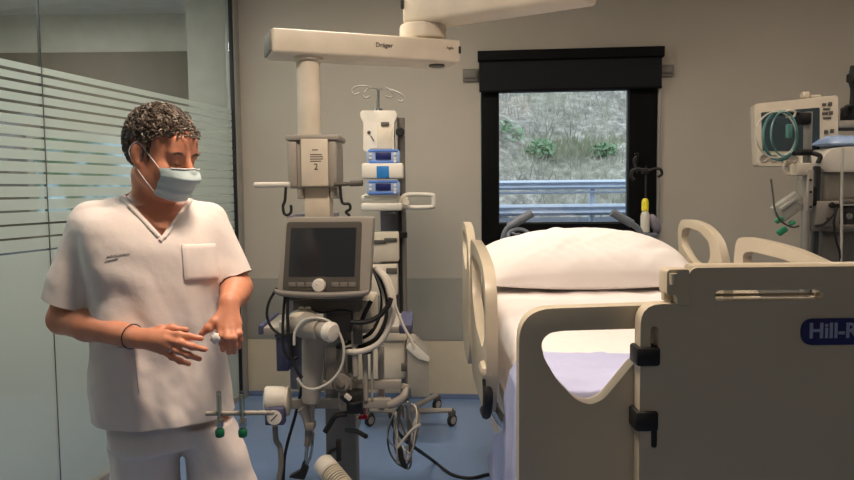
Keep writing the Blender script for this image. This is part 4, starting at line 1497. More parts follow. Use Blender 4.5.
# grey suction unit at the right of the stand
q = P(419, 405, 4.16)
su = thing('suction_unit', 'grey box unit with a slanted white top on the right of the infusion stand', 'suction unit', (q.x, 4.2, q.z))
pts = [P(x, y, 3.98) for x, y in ((406.5, 347), (413, 345), (429, 360), (430, 404), (407, 404))]
mb = MB(); mb.prism(rpoly([(p.x, p.z) for p in reversed(pts)], .015), [], V((0, 4.12, 0)), X, Z, Y * .20, .012); mb.build('body', 'grey_plastic', su)
pts = [P(x, y, 4.11) for x, y in ((406, 348), (409, 343.5), (415, 344), (429.5, 358), (429, 362), (418, 359))]
mb = MB(); mb.prism(rpoly([(p.x, p.z) for p in reversed(pts)], .006), [], V((0, 4.11, 0)), X, Z, Y * .22, .01); mb.build('lid', 'white_plastic', su)
mb = MB(); fbox(mb, 401, 365, 409, 372, 4.2, .06, .006); fbox(mb, 402, 388, 409, 392, 4.2, .06, .006); mb.each('bracket', 'dark_grey', su)

# ================================================================== MONITOR AND MACHINE AT THE RIGHT
D3 = 3.95
yw = -0.24
mu = V((cos(yw), sin(yw), 0)); mn = V((-mu.y, mu.x, 0))     # mn away from the camera
mo = P(796, 130, D3)


def mpl(px, py, off=0.0):
    p = onplane(px, py, mo - mn * off, mn)
    return ((p - mo).dot(mu), p.z)


ppx = P(806, 200, 3.72)
mon = thing('patient_monitor', 'cream patient monitor with a dark screen on a steel pole beyond the bed', 'monitor', (mo.x, mo.y, P(796, 166, D3).z))
out = rpoly([mpl(*q) for q in ((757.5, 166), (838.5, 166), (838, 95), (754.5, 104))], .018)
mb = MB(); mb.prism(out, [], V((mo.x, mo.y, 0)), mu, Z, mn * .14, .014)
mh = mb.build('housing', 'cream_plastic', mon)
mb = MB(); mb.prism(rpoly([mpl(*q) for q in ((762.5, 151), (819.5, 151), (819.5, 107.5), (761, 112.5))], .006), [], V((mo.x, mo.y, 0)) - mn * .004, mu, Z, mn * .01, .002); lab(mb.build('screen', 'screen_teal', mh), 'dark blank screen')
mb = MB()
for x in (764, 774, 784, 794):
    u, z = mpl(x, 158.5); c = V((mo.x, mo.y, 0)) + mu * u + Z * z
    mb.lathe(c + mn * .002, -mn, [(.024, 0), (.024, .006), (.017, .008), (.014, .003)], 18)
mb.each('socket', 'grey_plastic', mh)
mb = MB()
for (x0, y0, x1, y1) in ((822, 103, 826, 106), (828, 102, 832, 106), (823, 108, 830, 110), (822, 112, 828, 115), (829, 111, 833, 115), (823, 117, 831, 119), (824, 130, 828, 134), (830, 129, 834, 133), (826, 137, 830, 140)):
    u0, z0 = mpl(x0, y1); u1, z1 = mpl(x1, y0)
    mb.box(V((mo.x, mo.y, 0)) + mu * (u0 + u1) / 2 + Z * (z0 + z1) / 2 - mn * .002, (u1 - u0, .008, z1 - z0), yw, .002)
mb.each('key', 'dark_grey', mh)
mb = MB(); u0, z0 = mpl(804, 97); u1, z1 = mpl(812, 90.5); c = V((mo.x, mo.y, 0)) + mu * (u0 + u1) / 2 + Z * (z0 + z1) / 2 + mn * .06; mb.box(c, (u1 - u0, .05, z1 - z0), yw, .008); mb.box(c + mu * .05 - Z * .01, (.05, .05, .014), yw, .004); mb.build('top_clip', 'cream_plastic', mh)

# equipment pole in front of the monitor
pole = thing('equipment_pole', 'steel equipment pole standing in front of the patient monitor', 'pole', (ppx.x, 3.72, 0))
px_ = ppx.x
tp = P(806, 112, 3.72)
mb = MB(); mb.cyl((px_, 3.72, .03), (px_, 3.72, tp.z), .021, seg=20); mb.build('shaft', 'alu', pole)
mb = MB(); q = P(817, 200, 3.74); mb.box((q.x, 3.75, (P(817, 166, 3.74).z) / 2 + .02), (.03, .03, P(817, 166, 3.74).z - .04), 0, .004); mb.build('cable_channel', 'alu_dark', pole)
mb = MB(); mb.lathe((px_, 3.72, 0), Z, [(.11, 0), (.11, .02), (.05, .045), (.03, .06)], 32); mb.build('foot', 'grey_plastic', pole)
mb = MB(); fbox(mb, 800.5, 112, 812.5, 124, 3.68, .07, .012); mb.tube([P(800, 113, 3.71), P(776, 113.5, 3.71)], .012, 10, smooth=False); mb.build('top_clamp', 'black_rubber', pole)
mb = MB(); fbox(mb, 797, 149, 815, 155, 3.67, .09, .014); mb.tube([P(812, 153, 3.68), P(820, 156, 3.66), P(818, 163, 3.66)], .012, 8); mb.tube([P(799, 152, 3.68), P(794, 153.5, 3.66)], .012, 8); mb.build('clamp', 'black_rubber', pole)
mb = MB(); fbox(mb, 797, 163, 813, 175.5, 3.665, .1, .01); mb.build('clamp_block', 'cream_plastic', pole)
mb = MB(); fbox(mb, 808, 170, 813.5, 211, 3.66, .02, .004); pb_ = mb.build('bracket_plate', 'grey_plastic', pole)
mb = MB()
for y in (180, 192, 207):
    mb.cyl(P(810.7, y, 3.655), P(810.7, y, 3.67), .007, seg=10)
mb.each('bolt', 'black_rubber', pb_)

# tubing coils hung from the pole
for i, (cx, cy, rx, ry, m, r, t) in enumerate(((780, 136, 17, 24, 'teal_tube', .008, 'teal tubing coil hanging in front of the monitor, the thickest loop'), (776, 135, 20, 23, 'tube_clear', .0045, 'clear tubing loop hanging widest in front of the monitor'), (784, 134, 13, 22, 'teal_tube', .005, 'thin teal tubing loop nearest the steel pole'))):
    pts = [P(cx + rx * sin(2 * PI * k / 14), cy - ry * cos(2 * PI * k / 14), 3.68 - .012 * i + .01 * sin(k * 1.7)) for k in range(14)]
    mb = MB(); mb.tube(pts, r, 8, 6, closed=True)
    tag(mb.build('tubing_coil', m), t, 'tubing', 'tubing loops on the monitor pole')
mb = MB(); fbox(mb, 788, 124, 793, 138, 3.65, .03, .006); tag(mb.build('tube_connector', 'teal_tube'), 'dull green connector on the tubing in front of the monitor', 'connector')
mb = MB(); mb.tube([P(x, y, 3.68) for x, y in ((783, 113), (789, 110.5), (795, 112), (793, 117), (786, 117))], .006, 6); tag(mb.build('tubing_tie', 'tube_white'), 'small white tie holding the tubing at the top of the monitor screen', 'tie')
mb = MB(); mb.tube([P(x, y, 3.74) for x, y in ((786, 160), (784, 168), (788, 174), (793, 171), (791, 164))], .008, 8); fbox(mb, 787, 160, 792, 166, 3.74, .04, .005); tag(mb.build('lead_connector', 'cream_plastic'), 'small cream lead connector under the monitor sockets', 'connector')

# tilted tray with green clips
q = P(787, 225, 3.75)
tr = thing('catheter_holder', 'tilted clear holder with green clips at the left of the steel pole', 'holder', (q.x, q.y, q.z))
Rr = Matrix.Rotation(-0.62, 3, 'Y')
c = P(788, 207, 3.74)
mb = MB(); mb.box(c, (.15, .05, .10), Rr, .01); mb.box(c + Rr @ V((0, -.028, .02)), (.10, .01, .02), Rr, .003); mb.box(c + Rr @ V((.05, -.03, -.01)), (.012, .012, .04), Rr, .003); mb.tube([c + X * .03, V((px_, 3.72, c.z + .01))], .01, 8, smooth=False); mb.build('tray', 'tube_clear', tr)
for (x, y, s) in ((782, 231, .026), (779, 220, .020), (792, 223, .016)):
    mb = MB(); mb.box(P(x, y, 3.72), (s * 2, .03, s * 1.2), Rr, .006); lab(mb.build('clip', 'green_clip', tr), 'green clip')
tube_thing('probe_cable', 'thin grey cable hanging down and curling to the green clips', 'cable', [P(x, y, 3.69) for x, y in ((771, 179), (773, 195), (775, 210), (781, 221), (792, 227), (799, 226))], .005, 'dark_grey')

# white machine at the frame's edge
D4 = 3.72
q = P(846, 200, D4)
mac = thing('therapy_machine', 'white domed machine on a grey rack at the right edge of the view', 'medical machine', (q.x, D4 + .2, 0))
mb = MB()
pts = [P(x, y, D4) for x, y in ((822, 172), (822, 160), (830, 149), (848, 146), (880, 148), (884, 172))]
mb.prism(rpoly([(p.x, p.z) for p in reversed(pts)], [.01, .01, .05, .05, .05, .03]), [], V((0, D4, 0)), X, Z, Y * .34, .02); mb.build('top_cover', 'white_plastic', mac)
mb = MB(); fbox(mb, 824, 171, 882, 202, D4 + .02, .3, .03, 3); mb.build('body', 'grey_plastic', mac)
mb = MB(); fbox(mb, 816, 201, 840, 227, D4 - .02, .12, .01); bx = mb.build('control_box', 'grey_plastic', mac)
mb = MB(); mb.lathe(P(831, 205, D4 - .02), -Y, [(.014, 0), (.016, .01), (.012, .016)], 14); mb.lathe(P(836, 206, D4 - .02), -Y, [(.012, 0), (.012, .02)], 12); mb.cyl(P(828, 219, D4 - .02), P(828, 219, D4 - .03), .008); mb.each('control_knob', 'black_rubber', bx)
mb = MB(); fbox(mb, 838, 199, 880, 204, D4 - .01, .05, .005); fbox(mb, 812, 225, 880, 231, D4 - .01, .05, .005); fbox(mb, 822, 232, 880, 262, D4 + .03, .2, .01)
for x in (822, 876):
    a = P(x, 228, D4 + .1); mb.box((a.x, a.y, a.z / 2), (.03, .03, a.z), 0, .004)
mb.build('rack', 'mid_grey', mac)
mb = MB(); fbox(mb, 846, 206, 880, 226, D4 + .02, .1, .008); bx = mb.build('module', 'dark_grey', mac)
mb = MB(); mb.lathe(P(849, 216, D4 + .02), -Y, [(.018, 0), (.018, .006), (.010, .012)], 16); mb.build('dial', 'steel', bx)
mb = MB(); fbox(mb, 812, 186, 818, 206, 3.70, .05, .01); mb.build('latch', 'black_rubber', mac)
mb = MB(); a = P(843, 148, 3.66); mb.tube([a, P(842, 175, 3.66), P(841.5, 210, 3.66), P(841, 256, 3.66), V((a.x, 3.66, .4)), V((a.x, 3.68, .01))], .007, 8); tag(mb.build('drain_tube', 'tube_clear'), 'pale tube hanging straight down the front of the white machine', 'tube')
tube_thing('machine_cable', 'black cable curving down from the control box of the white machine', 'cable', [P(x, y, 3.68) for x, y in ((837, 207), (833, 215), (824, 224), (815, 226))], .006, 'black_rubber', 'cables on the machine')
tube_thing('machine_cable', 'black cable falling from the control knobs behind the bed rail', 'cable', [P(x, y, 3.66) for x, y in ((837, 208), (834, 222), (836, 240), (840, 254), (841, 275))], .006, 'black_rubber', 'cables on the machine')
# fluid bag on top
mb = MB()
c = P(842, 144, D4 + .12)
vs = []
NU_, NV_ = 26, 16
for side in (1, -1):
    rows = []
    for i in range(NU_ + 1):
        u = -1 + 2 * i / NU_
        row = []
        for j in range(NV_ + 1):
            v = -1 + 2 * j / NV_
            e = max(0, 1 - abs(u) ** 3) ** .6 * max(0, 1 - abs(v) ** 3) ** .6
            row.append(c + V((u * .125, v * .09, side * e * (.042 if side > 0 else .018) + (noise.noise(V((u * 4, v * 4, 1))) * .014 * e if side > 0 else 0))))
        rows.append(row)
    mb.grid(rows)
tag(mb.build('fluid_bag', 'bag_blue', angle=70), 'crumpled pale blue fluid bag lying on top of the white machine', 'bag')
# arm with a black lamp head above
q = P(850, 122, 3.9)
ar = thing('monitor_arm', 'grey wall arm with black cables at the right edge beside the patient monitor', 'arm', (q.x, q.y, q.z))
mb = MB(); fbox(mb, 838.5, 120, 884, 127.5, 3.9, .08, .01); mb.build('arm_bar', 'grey_plastic', ar)
mb = MB(); fbox(mb, 840, 126, 884, 130, 3.92, .06, .004); mb.build('arm_underside', 'dark_grey', ar)
mb = MB(); fbox(mb, 848, 106, 862, 120, 3.90, .08, .01); mb.tube([P(x, y, 3.89) for x, y in ((852, 106), (853, 90), (851, 80), (853, 66))], .014, 8); mb.tube([P(x, y, 3.89) for x, y in ((845, 116), (843, 110), (848, 106), (854, 108))], .009, 8); mb.box(P(853, 78, 3.89), (.05, .05, .05), 0.3, .01); mb.build('cable_joint', 'black_rubber', ar)
c_ = P(866, 124, 3.95); mb = MB(); mb.box(((c_.x - .03 + 3.9) / 2, 3.96, c_.z), (3.9 - c_.x + .03, .05, .035), 0, .006); mb.build('wall_link', 'grey_plastic', ar)

# ================================================================== THE MAN
class SDF:
    """smooth-blended distance field on a grid, turned into a quad surface"""
    def __init__(s, lo, hi, h):
        s.lo = np.array(lo, float); s.h = h
        s.n = np.ceil((np.array(hi, float) - s.lo) / h).astype(int) + 1
        s.F = np.full(s.n, 0.08, np.float32)

    def sub(s, lo, hi, m):
        a = np.maximum(np.floor((np.array(lo) - m - s.lo) / s.h).astype(int), 0)
        b = np.minimum(np.ceil((np.array(hi) + m - s.lo) / s.h).astype(int) + 1, s.n)
        g = [s.lo[i] + s.h * np.arange(a[i], b[i]) for i in range(3)]
        return tuple(slice(a[i], b[i]) for i in range(3)), np.meshgrid(*g, indexing='ij', sparse=True)

    def put(s, sl, d, k, cut=False):
        f = s.F[sl]
        if cut:
            d = -d
            hh = np.clip(0.5 - 0.5 * (f - d) / k, 0, 1)
            s.F[sl] = f * (1 - hh) + d * hh + k * hh * (1 - hh)
        else:
            hh = np.clip(0.5 + 0.5 * (f - d) / k, 0, 1)
            s.F[sl] = f * (1 - hh) + d * hh - k * hh * (1 - hh)

    def cap(s, a, b, ra, rb=None, k=0.01, cut=False):
        rb = ra if rb is None else rb
        a = np.array(a, float); b = np.array(b, float)
        m = max(ra, rb) + max(k, .01) * 1.5 + 3 * s.h
        sl, (x, y, z) = s.sub(np.minimum(a, b), np.maximum(a, b), m)
        ab = b - a; L = max(float(ab @ ab), 1e-9)
        t = np.clip(((x - a[0]) * ab[0] + (y - a[1]) * ab[1] + (z - a[2]) * ab[2]) / L, 0, 1)
        d = np.sqrt((x - a[0] - t * ab[0]) ** 2 + (y - a[1] - t * ab[1]) ** 2 + (z - a[2] - t * ab[2]) ** 2) - (ra + (rb - ra) * t)
        s.put(sl, d.astype(np.float32), k, cut)

    def ell(s, c, rad, R=None, k=0.01, cut=False):
        c = np.array(c, float); R = np.eye(3) if R is None else np.array(R)
        rm = max(rad)
        sl, (x, y, z) = s.sub(c - rm, c + rm, k * 1.5 + 3 * s.h)
        q = [R[0, i] * (x - c[0]) + R[1, i] * (y - c[1]) + R[2, i] * (z - c[2]) for i in range(3)]
        k0 = np.sqrt(sum((q[i] / rad[i]) ** 2 for i in range(3)))
        k1 = np.sqrt(sum((q[i] / rad[i] ** 2) ** 2 for i in range(3))) + 1e-9
        s.put(sl, (k0 * (k0 - 1) / k1).astype(np.float32), k, cut)

    def loft(s, keys, L, Fd, k=0.02, n=2.3):
        """keys: (centre, half width along L, half depth along Fd), ordered by height"""
        keys = sorted(keys, key=lambda q: q[0][2])
        zs = np.array([q[0][2] for q in keys])
        rm = max(q[1] for q in keys) + .05
        cs = np.array([[q[0][0], q[0][1]] for q in keys])
        lo = [cs[:, 0].min() - rm, cs[:, 1].min() - rm, zs[0]]; hi = [cs[:, 0].max() + rm, cs[:, 1].max() + rm, zs[-1]]
        sl, (x, y, z) = s.sub(lo, hi, 0.06)
        zf = np.arange(zs[0] - .2, zs[-1] + .2, .005)

        def ip(vals):
            w = np.interp(zf, zs, vals)
            kk = np.ones(9) / 9
            w2 = np.convolve(np.pad(w, 4, 'edge'), kk, 'valid')
            return np.interp(z, zf, w2)
        cx, cy = ip(cs[:, 0]), ip(cs[:, 1])
        rx, ry = ip([q[1] for q in keys]), ip([q[2] for q in keys])
        a = np.abs(((x - cx) * L[0] + (y - cy) * L[1]) / rx) ** n
        b = np.abs(((x - cx) * Fd[0] + (y - cy) * Fd[1]) / ry) ** n
        d = ((a + b) ** (1 / n) - 1) * np.minimum(rx, ry)
        dz = np.maximum(zs[0] - z, z - zs[-1]) + 0 * d
        d = np.maximum(d, dz)
        s.put(sl, d.astype(np.float32), k)

    def mesh(s):
        F = s.F
        S = F < 0
        n = s.n
        cnt = np.zeros(n - 1, np.int8)
        for dx in (0, 1):
            for dy in (0, 1):
                for dz in (0, 1):
                    cnt += S[dx:n[0] - 1 + dx, dy:n[1] - 1 + dy, dz:n[2] - 1 + dz]
        act = np.argwhere((cnt > 0) & (cnt < 8))
        idx = np.full(n - 1, -1, np.int64)
        idx[act[:, 0], act[:, 1], act[:, 2]] = np.arange(len(act))
        acc = np.zeros((len(act), 3)); c = np.zeros(len(act))
        corners = [(0, 0, 0), (1, 0, 0), (0, 1, 0), (1, 1, 0), (0, 0, 1), (1, 0, 1), (0, 1, 1), (1, 1, 1)]
        vals = [F[act[:, 0] + a, act[:, 1] + b, act[:, 2] + e] for a, b, e in corners]
        for i in range(8):
            for j in range(i + 1, 8):
                ci, cj = np.array(corners[i]), np.array(corners[j])
                if np.abs(ci - cj).sum() != 1:
                    continue
                m = (vals[i] < 0) != (vals[j] < 0)
                t = np.where(m, vals[i] / np.where(m, vals[i] - vals[j], 1), 0)
                acc += np.where(m[:, None], ci + t[:, None] * (cj - ci), 0)
                c += m
        pos = s.lo + (act + acc / np.maximum(c, 1)[:, None]) * s.h
        quads = []
        for ax in range(3):
            a1, a2 = (ax + 1) % 3, (ax + 2) % 3
            sl0 = [slice(1, n[i] - 1) for i in range(3)]; sl1 = list(sl0)
            sl0[ax] = slice(0, n[ax] - 1); sl1[ax] = slice(1, n[ax])
            A, B = S[tuple(sl0)], S[tuple(sl1)]
            e = np.argwhere(A != B)
            off = np.array([1, 1, 1]); off[ax] = 0
            g = e + off
            o1 = np.zeros(3, int); o1[a1] = 1
            o2 = np.zeros(3, int); o2[a2] = 1
            q = [idx[tuple((g - d).T)] for d in (o1 + o2, o2, 0 * o1, o1)]
            q = np.stack(q, 1)
            fl = A[tuple(e.T)]
            q[~fl] = q[~fl][:, ::-1]
            quads.append(q[(q >= 0).all(1)])
        return pos, np.concatenate(quads)


def smooth_np(pos, quads, it=2, lam=0.5):
    e = np.concatenate([quads[:, [0, 1]], quads[:, [1, 2]], quads[:, [2, 3]], quads[:, [3, 0]]])
    for _ in range(it):
        acc = np.zeros_like(pos); c = np.zeros(len(pos))
        np.add.at(acc, e[:, 0], pos[e[:, 1]]); np.add.at(c, e[:, 0], 1)
        np.add.at(acc, e[:, 1], pos[e[:, 0]]); np.add.at(c, e[:, 1], 1)
        pos = pos + lam * (acc / np.maximum(c, 1)[:, None] - pos)
    return pos


DM = 2.10
f0 = V((-P(160, 190, DM).x, -DM, 0)).normalized()


def turn(a):
    return (Matrix.Rotation(math.radians(a), 3, 'Z') @ f0).normalized()


TF = turn(17); TL = V((-TF.y, TF.x, 0))          # chest direction, his left
kk = DM / FPX
man_loc = P(178, 400, DM); man_loc.z = 0
man = thing('person', 'man in white scrubs and a blue face mask gesturing with both hands beside the equipment', 'person', man_loc)

# head frame
HF0 = turn(47); pit = math.radians(16)
HF = (HF0 * cos(pit) - Z * sin(pit)).normalized()
HU = (HF0 * sin(pit) + Z * cos(pit)).normalized()
HL = HU.cross(HF).normalized()
HCN = P(160.5, 154.5, 2.07)
HR = Matrix((HL, HF, HU)).transposed()


def hp_(l, f, u):
    return HCN + HL * l + HF * f + HU * u


# joints
shR, elR, wrR = P(92, 222, 2.08), P(63, 319, 2.06), P(138, 338, 1.89)
shL, elL, wrL = P(208, 222, 2.22), P(238, 287, 2.20), P(229, 304, 1.98)

body = SDF((-1.2, 1.72, -0.01), (-0.42, 2.50, 1.86), 0.0042)
# torso and legs
body.loft([(P(150, 205, DM + .02), .09, .075), (P(151, 213, DM + .02), .15, .085), (P(152, 228, DM + .01), .175, .098), (P(154, 262, DM), .17, .11), (P(158, 320, DM), .155, .105), (P(166, 380, DM), .150, .095), (P(173, 418, DM), .140, .085), (P(176, 430, DM), .12, .075)], TL, TF, .03)
body.cap(P(156, 214, DM + .025), hp_(0, -.026, -.07), .060, .051, .03)
body.cap(P(152, 212, DM + .02), shR, .06, .052, .03)
body.cap(P(152, 212, DM + .03), shL, .06, .052, .03)
hipR, hipL = P(143, 430, DM - .01), P(211, 430, DM + .04)
knR, knL = P(150, 565, DM - .03), P(228, 565, DM + .02)
anR, anL = P(152, 0, DM), P(232, 0, DM + .06)
anR.z = anL.z = 0.08
anR.x, anL.x = P(152, 690, DM).x, P(232, 690, DM + .06).x
for hpj, kn, an in ((hipR, knR, anR), (hipL, knL, anL)):
    body.cap(hpj, kn, .070, .050, .03)
    body.cap(kn, an, .055, .038, .02)
    body.cap(an, V((an.x, an.y, .045)) + TF * .13, .036, .028, .02)
# arms
body.cap(shR, elR, .052, .043, .02)
body.cap(elR, elR + (wrR - elR) * .35, .043, .044, .015)
body.cap(elR + (wrR - elR) * .35, wrR, .044, .027, .015)
body.cap(shL, elL, .052, .042, .02)
body.cap(elL, elL + (wrL - elL) * .35, .042, .043, .015)
body.cap(elL + (wrL - elL) * .35, wrL, .043, .028, .015)


def finger(pts, r0, r1, k=.006):
    n = len(pts) - 1
    for i in range(n):
        body.cap(pts[i], pts[i + 1], r0 + (r1 - r0) * i / n, r0 + (r1 - r0) * (i + 1) / n, .004 if i else k)
        if 0 < i:
            body.ell(pts[i], (r0 * 1.04,) * 3, None, .004)


# right hand (palm towards his body, fingers pointing to his left)
kr = [P(166, 334, 1.86), P(166.5, 339.5, 1.845), P(165, 345, 1.845), P(162, 350, 1.855)]
for q in kr:
    body.cap(wrR, q, .021, .0125, .012)
finger([kr[0], P(179, 335, 1.845), P(189, 336.5, 1.85), P(201, 338.5, 1.86)], .0105, .0078)
finger([kr[1], P(181, 343, 1.83), P(192, 346.5, 1.835), P(205, 349.5, 1.85)], .0105, .008)
finger([kr[2], P(178, 351, 1.83), P(188, 355, 1.835), P(199.5, 359, 1.85)], .010, .0076)
finger([kr[3], P(172, 357, 1.84), P(180, 361, 1.85), P(189, 364, 1.86)], .009, .007)
finger([P(148, 334, 1.885), P(161, 329.5, 1.89), P(172, 328.5, 1.895), P(186, 330, 1.90)], .0135, .009, .012)
# left hand (hanging forwards from the wrist, thumb to his right)
kl = [P(219.5, 325, 1.935), P(226, 327.5, 1.93), P(232.5, 327, 1.935), P(238, 323.5, 1.95)]
for q in kl:
    body.cap(wrL, q, .022, .0125, .012)
finger([kl[0], P(221, 336, 1.915), P(222.5, 343, 1.92), P(223, 350, 1.935)], .0105, .008)
finger([kl[1], P(227.5, 338, 1.905), P(228.5, 345.5, 1.91), P(229, 352.5, 1.925)], .0105, .008)
finger([kl[2], P(234, 338, 1.91), P(234.5, 345, 1.915), P(234.5, 352, 1.93)], .010, .0076)
finger([kl[3], P(239.5, 333.5, 1.93), P(240, 340, 1.935), P(239.5, 347, 1.945)], .009, .007)
finger([P(222, 313, 1.955), P(214, 322, 1.93), P(208.5, 328, 1.92), P(202, 333.5, 1.915)], .0135, .009, .012)

# head
body.ell(hp_(0, -.016, .034), (.077, .100, .092), HR, .01)
body.ell(hp_(0, .028, -.028), (.065, .072, .092), HR, .025)
body.ell(hp_(0, .048, -.088), (.040, .040, .030), HR, .03)
for sg in (-1, 1):
    body.cap(hp_(.060 * sg, .0, -.05), hp_(.026 * sg, .062, -.092), .020, .018, .03)
    body.ell(hp_(.043 * sg, .068, -.030), (.022, .020, .020), HR, .02)
body.cap(hp_(-.042, .082, .022), hp_(.042, .082, .022), .013, .013, .015)
body.ell(hp_(0, .078, .05), (.052, .020, .035), HR, .02)
for sg in (-1, 1):
    body.ell(hp_(.032 * sg, .104, .0), (.017, .0115, .010), HR, .010, True)
    body.ell(hp_(.031 * sg, .082, -.001), (.0145, .0135, .0125), HR, .003)
    body.cap(hp_(.020 * sg, .0905, .006), hp_(.044 * sg, .0840, .007), .0045, .0045, .005)
body.cap(hp_(0, .094, .018), hp_(0, .117, -.022), .0085, .012, .010)
body.ell(hp_(0, .117, -.027), (.013, .012, .011), HR, .008)
for sg in (-1, 1):
    body.ell(hp_(.012 * sg, .106, -.029), (.008, .010, .008), HR, .006)
    # ears
    er = Matrix.Rotation(math.radians(20 * sg), 3, 'Z')
    R_ = HR @ Matrix.Rotation(math.radians(22 * sg), 3, 'Z')
    body.ell(hp_(.079 * sg, -.008, -.002), (.0085, .021, .033), R_, .006)
    body.ell(hp_(.078 * sg, .000, -.030), (.008, .011, .012), R_, .008)
    body.ell(hp_(.089 * sg, .000, .004), (.006, .010, .017), R_, .004, True)
body.ell(hp_(0, .096, -.060), (.024, .010, .008), HR, .008)
pos, quads = body.mesh()
pos = smooth_np(pos, quads, 1, .35)


def build_np(name, pos, quads, mat, parent):
    off = np.array(WL[parent.name])
    me = bpy.data.meshes.new(name)
    me.from_pydata((pos - off).tolist(), [], quads.tolist())
    for m in (mat if isinstance(mat, (list, tuple)) else [mat]):
        me.materials.append(M[m])
    me.polygons.foreach_set('use_smooth', [True] * len(me.polygons))
    me.update()
    o = bpy.data.objects.new(name, me); COL.objects.link(o)
    o.parent = parent; WL[name] = V(off); WL[o.name] = V(off)
    return o


skin = build_np('body', pos, quads, 'skin', man)
body_bvh = BVHTree.FromPolygons([V(p) for p in pos.tolist()], quads.tolist())

# eyelash lines and eyebrows
mb = MB()
for sg in (-1, 1):
    mb.tube([hp_((.018 + .007 * i) * sg, (.0945, .0965, .0950, .0895)[i], (-.0065, -.0085, -.0085, -.006)[i]) for i in range(4)], .0017, 6)
mb.each('eyelash', 'hair_dark', man)
mb = MB()
r_ = random.Random(2)
for sg in (-1, 1):
    for i in range(46):
        f = r_.random()
        l = (.014 + .034 * f) * sg
        c0, n0, _, _ = body_bvh.find_nearest(hp_(l, .11 - .018 * f, .020 + .006 * sin(f * 2.6) + r_.uniform(-.003, .003)))
        mb.tube([c0, c0 + HL * sg * .004 + n0 * .0012 + HU * .001, c0 + HL * sg * .008 + n0 * .0005], [.0009, .0005], 4, 2)
mb.build('eyebrow', 'hair_dark', man)

# ---- hair: short grey curls over a cap
def hair_ok(l, f, u):
    if f > .045:
        return u > .068 - abs(l) * .15
    if f > .012:
        return u > .034 + (f - .012) * 1.0
    if f > -.036:
        return u > .032 if abs(l) > .05 else u > .0
    return u > -.072 + max(0, f + .07) * .6


mb = MB()
bm = bmesh.new(); bmesh.ops.create_icosphere(bm, subdivisions=5, radius=1)
kill = []
loc_ = {}
for v in bm.verts:
    l, f, u = v.co.x * .0775, -.016 + v.co.y * .1005, .034 + v.co.z * .0925
    if u < -.0:   # nape follows the neck
        f = max(f, -.112)
    loc_[v] = (l, f, u)
    b = noise.fractal(V((l, f, u)) * 60, 1, 2, 3) * .004 + .006
    n = V((l / .0775, (f + .016) / .1005, (u - .034) / .0925)).normalized()
    v.co = hp_(l + n.x * b, f + n.y * b, u + n.z * b)
for fc in list(bm.faces):
    c = [sum(loc_[v][i] for v in fc.verts) / len(fc.verts) for i in range(3)]
    if not hair_ok(*c):
        kill.append(fc)
bmesh.ops.delete(bm, geom=kill, context='FACES')
mb.addbm(bm)
r_ = random.Random(11)
n_c = 0
while n_c < 1700:
    a = V((r_.gauss(0, 1), r_.gauss(0, 1), r_.gauss(0, 1))).normalized()
    l, f, u = a.x * .0775, -.016 + a.y * .1005, .034 + a.z * .0925
    if not hair_ok(l, f, u):
        continue
    n_c += 1
    n = (HR @ V((a.x / .0775, a.y / .1005, a.z / .0925))).normalized()
    top = max(0, a.z)
    p = hp_(l, f, u) + n * r_.uniform(.003, .006 + .010 * top) + (HF * .8 + HU * .4) * max(0, f - .02) * r_.uniform(.10, .45)
    e1 = n.orthogonal().normalized(); e2 = n.cross(e1)
    an = r_.uniform(0, 2 * PI)
    d1 = e1 * cos(an) + e2 * sin(an); d2 = n * .8 + (e2 * cos(an) - e1 * sin(an)) * .6
    R_c = r_.uniform(.0055, .0095) * (0.7 + .5 * top)
    arc = r_.uniform(1.9, 3.4)
    mb.mi = 1 if r_.random() < .12 + .42 * top * (0.4 + 0.6 * max(0, a.y + .6)) else 0
    pts = [p + d1 * R_c * cos(t) + d2 * R_c * sin(t) for t in [arc * q / 6 for q in range(7)]]
    mb.tube(pts, [.0022, .0019, .0008], 5, 1)
# sideburns
for sg in (-1, 1):
    for _ in range(70):
        mb.mi = 1 if r_.random() < .25 else 0
        c0, n0, _, _ = body_bvh.find_nearest(hp_(.085 * sg, r_.uniform(.010, .030), r_.uniform(-.012, .045)))
        mb.tube([c0 - n0 * .001, c0 + n0 * .003 - HU * .003, c0 + n0 * .0025 - HU * .008], [.0016, .0008], 4, 2)
mb.build('hair', ['hair_dark', 'hair_grey'], man, angle=60)

# ---- face mask
mb = MB()
rows = []
for i in range(34):
    v = i / 33
    u = -.112 + .100 * v
    row = []
    for j in range(41):
        ph = -1 + 2 * j / 40
        a = ph * 1.16
        fr_ = .119 + .021 * math.exp(-((v - .72) / .22) ** 2) - .030 * max(0, .25 - v) ** 1.0 * 2.2
        sd = .074 - .008 * (1 - v)
        # superellipse-like wrap round the face
        l = sd * (abs(sin(a)) ** .85) * (1 if a > 0 else -1)
        f = .020 + (fr_ - .020) * max(0, cos(a)) ** .85
        uu = u - .010 * (abs(ph) ** 2) * (v - .5) * 2.2
        pl = .0022 * (abs(((v * 4.2) % 1) - .5) * 2) * (1 if .12 < v < .85 else 0.0)
        wr = .0022 * noise.noise(V((ph * 3, v * 5, 4)))
        pp = hp_(l, f, uu)
        out_ = (HL * l / .08 + HF * cos(a)).normalized()
        row.append(pp + out_ * (pl + wr))
    rows.append(row)
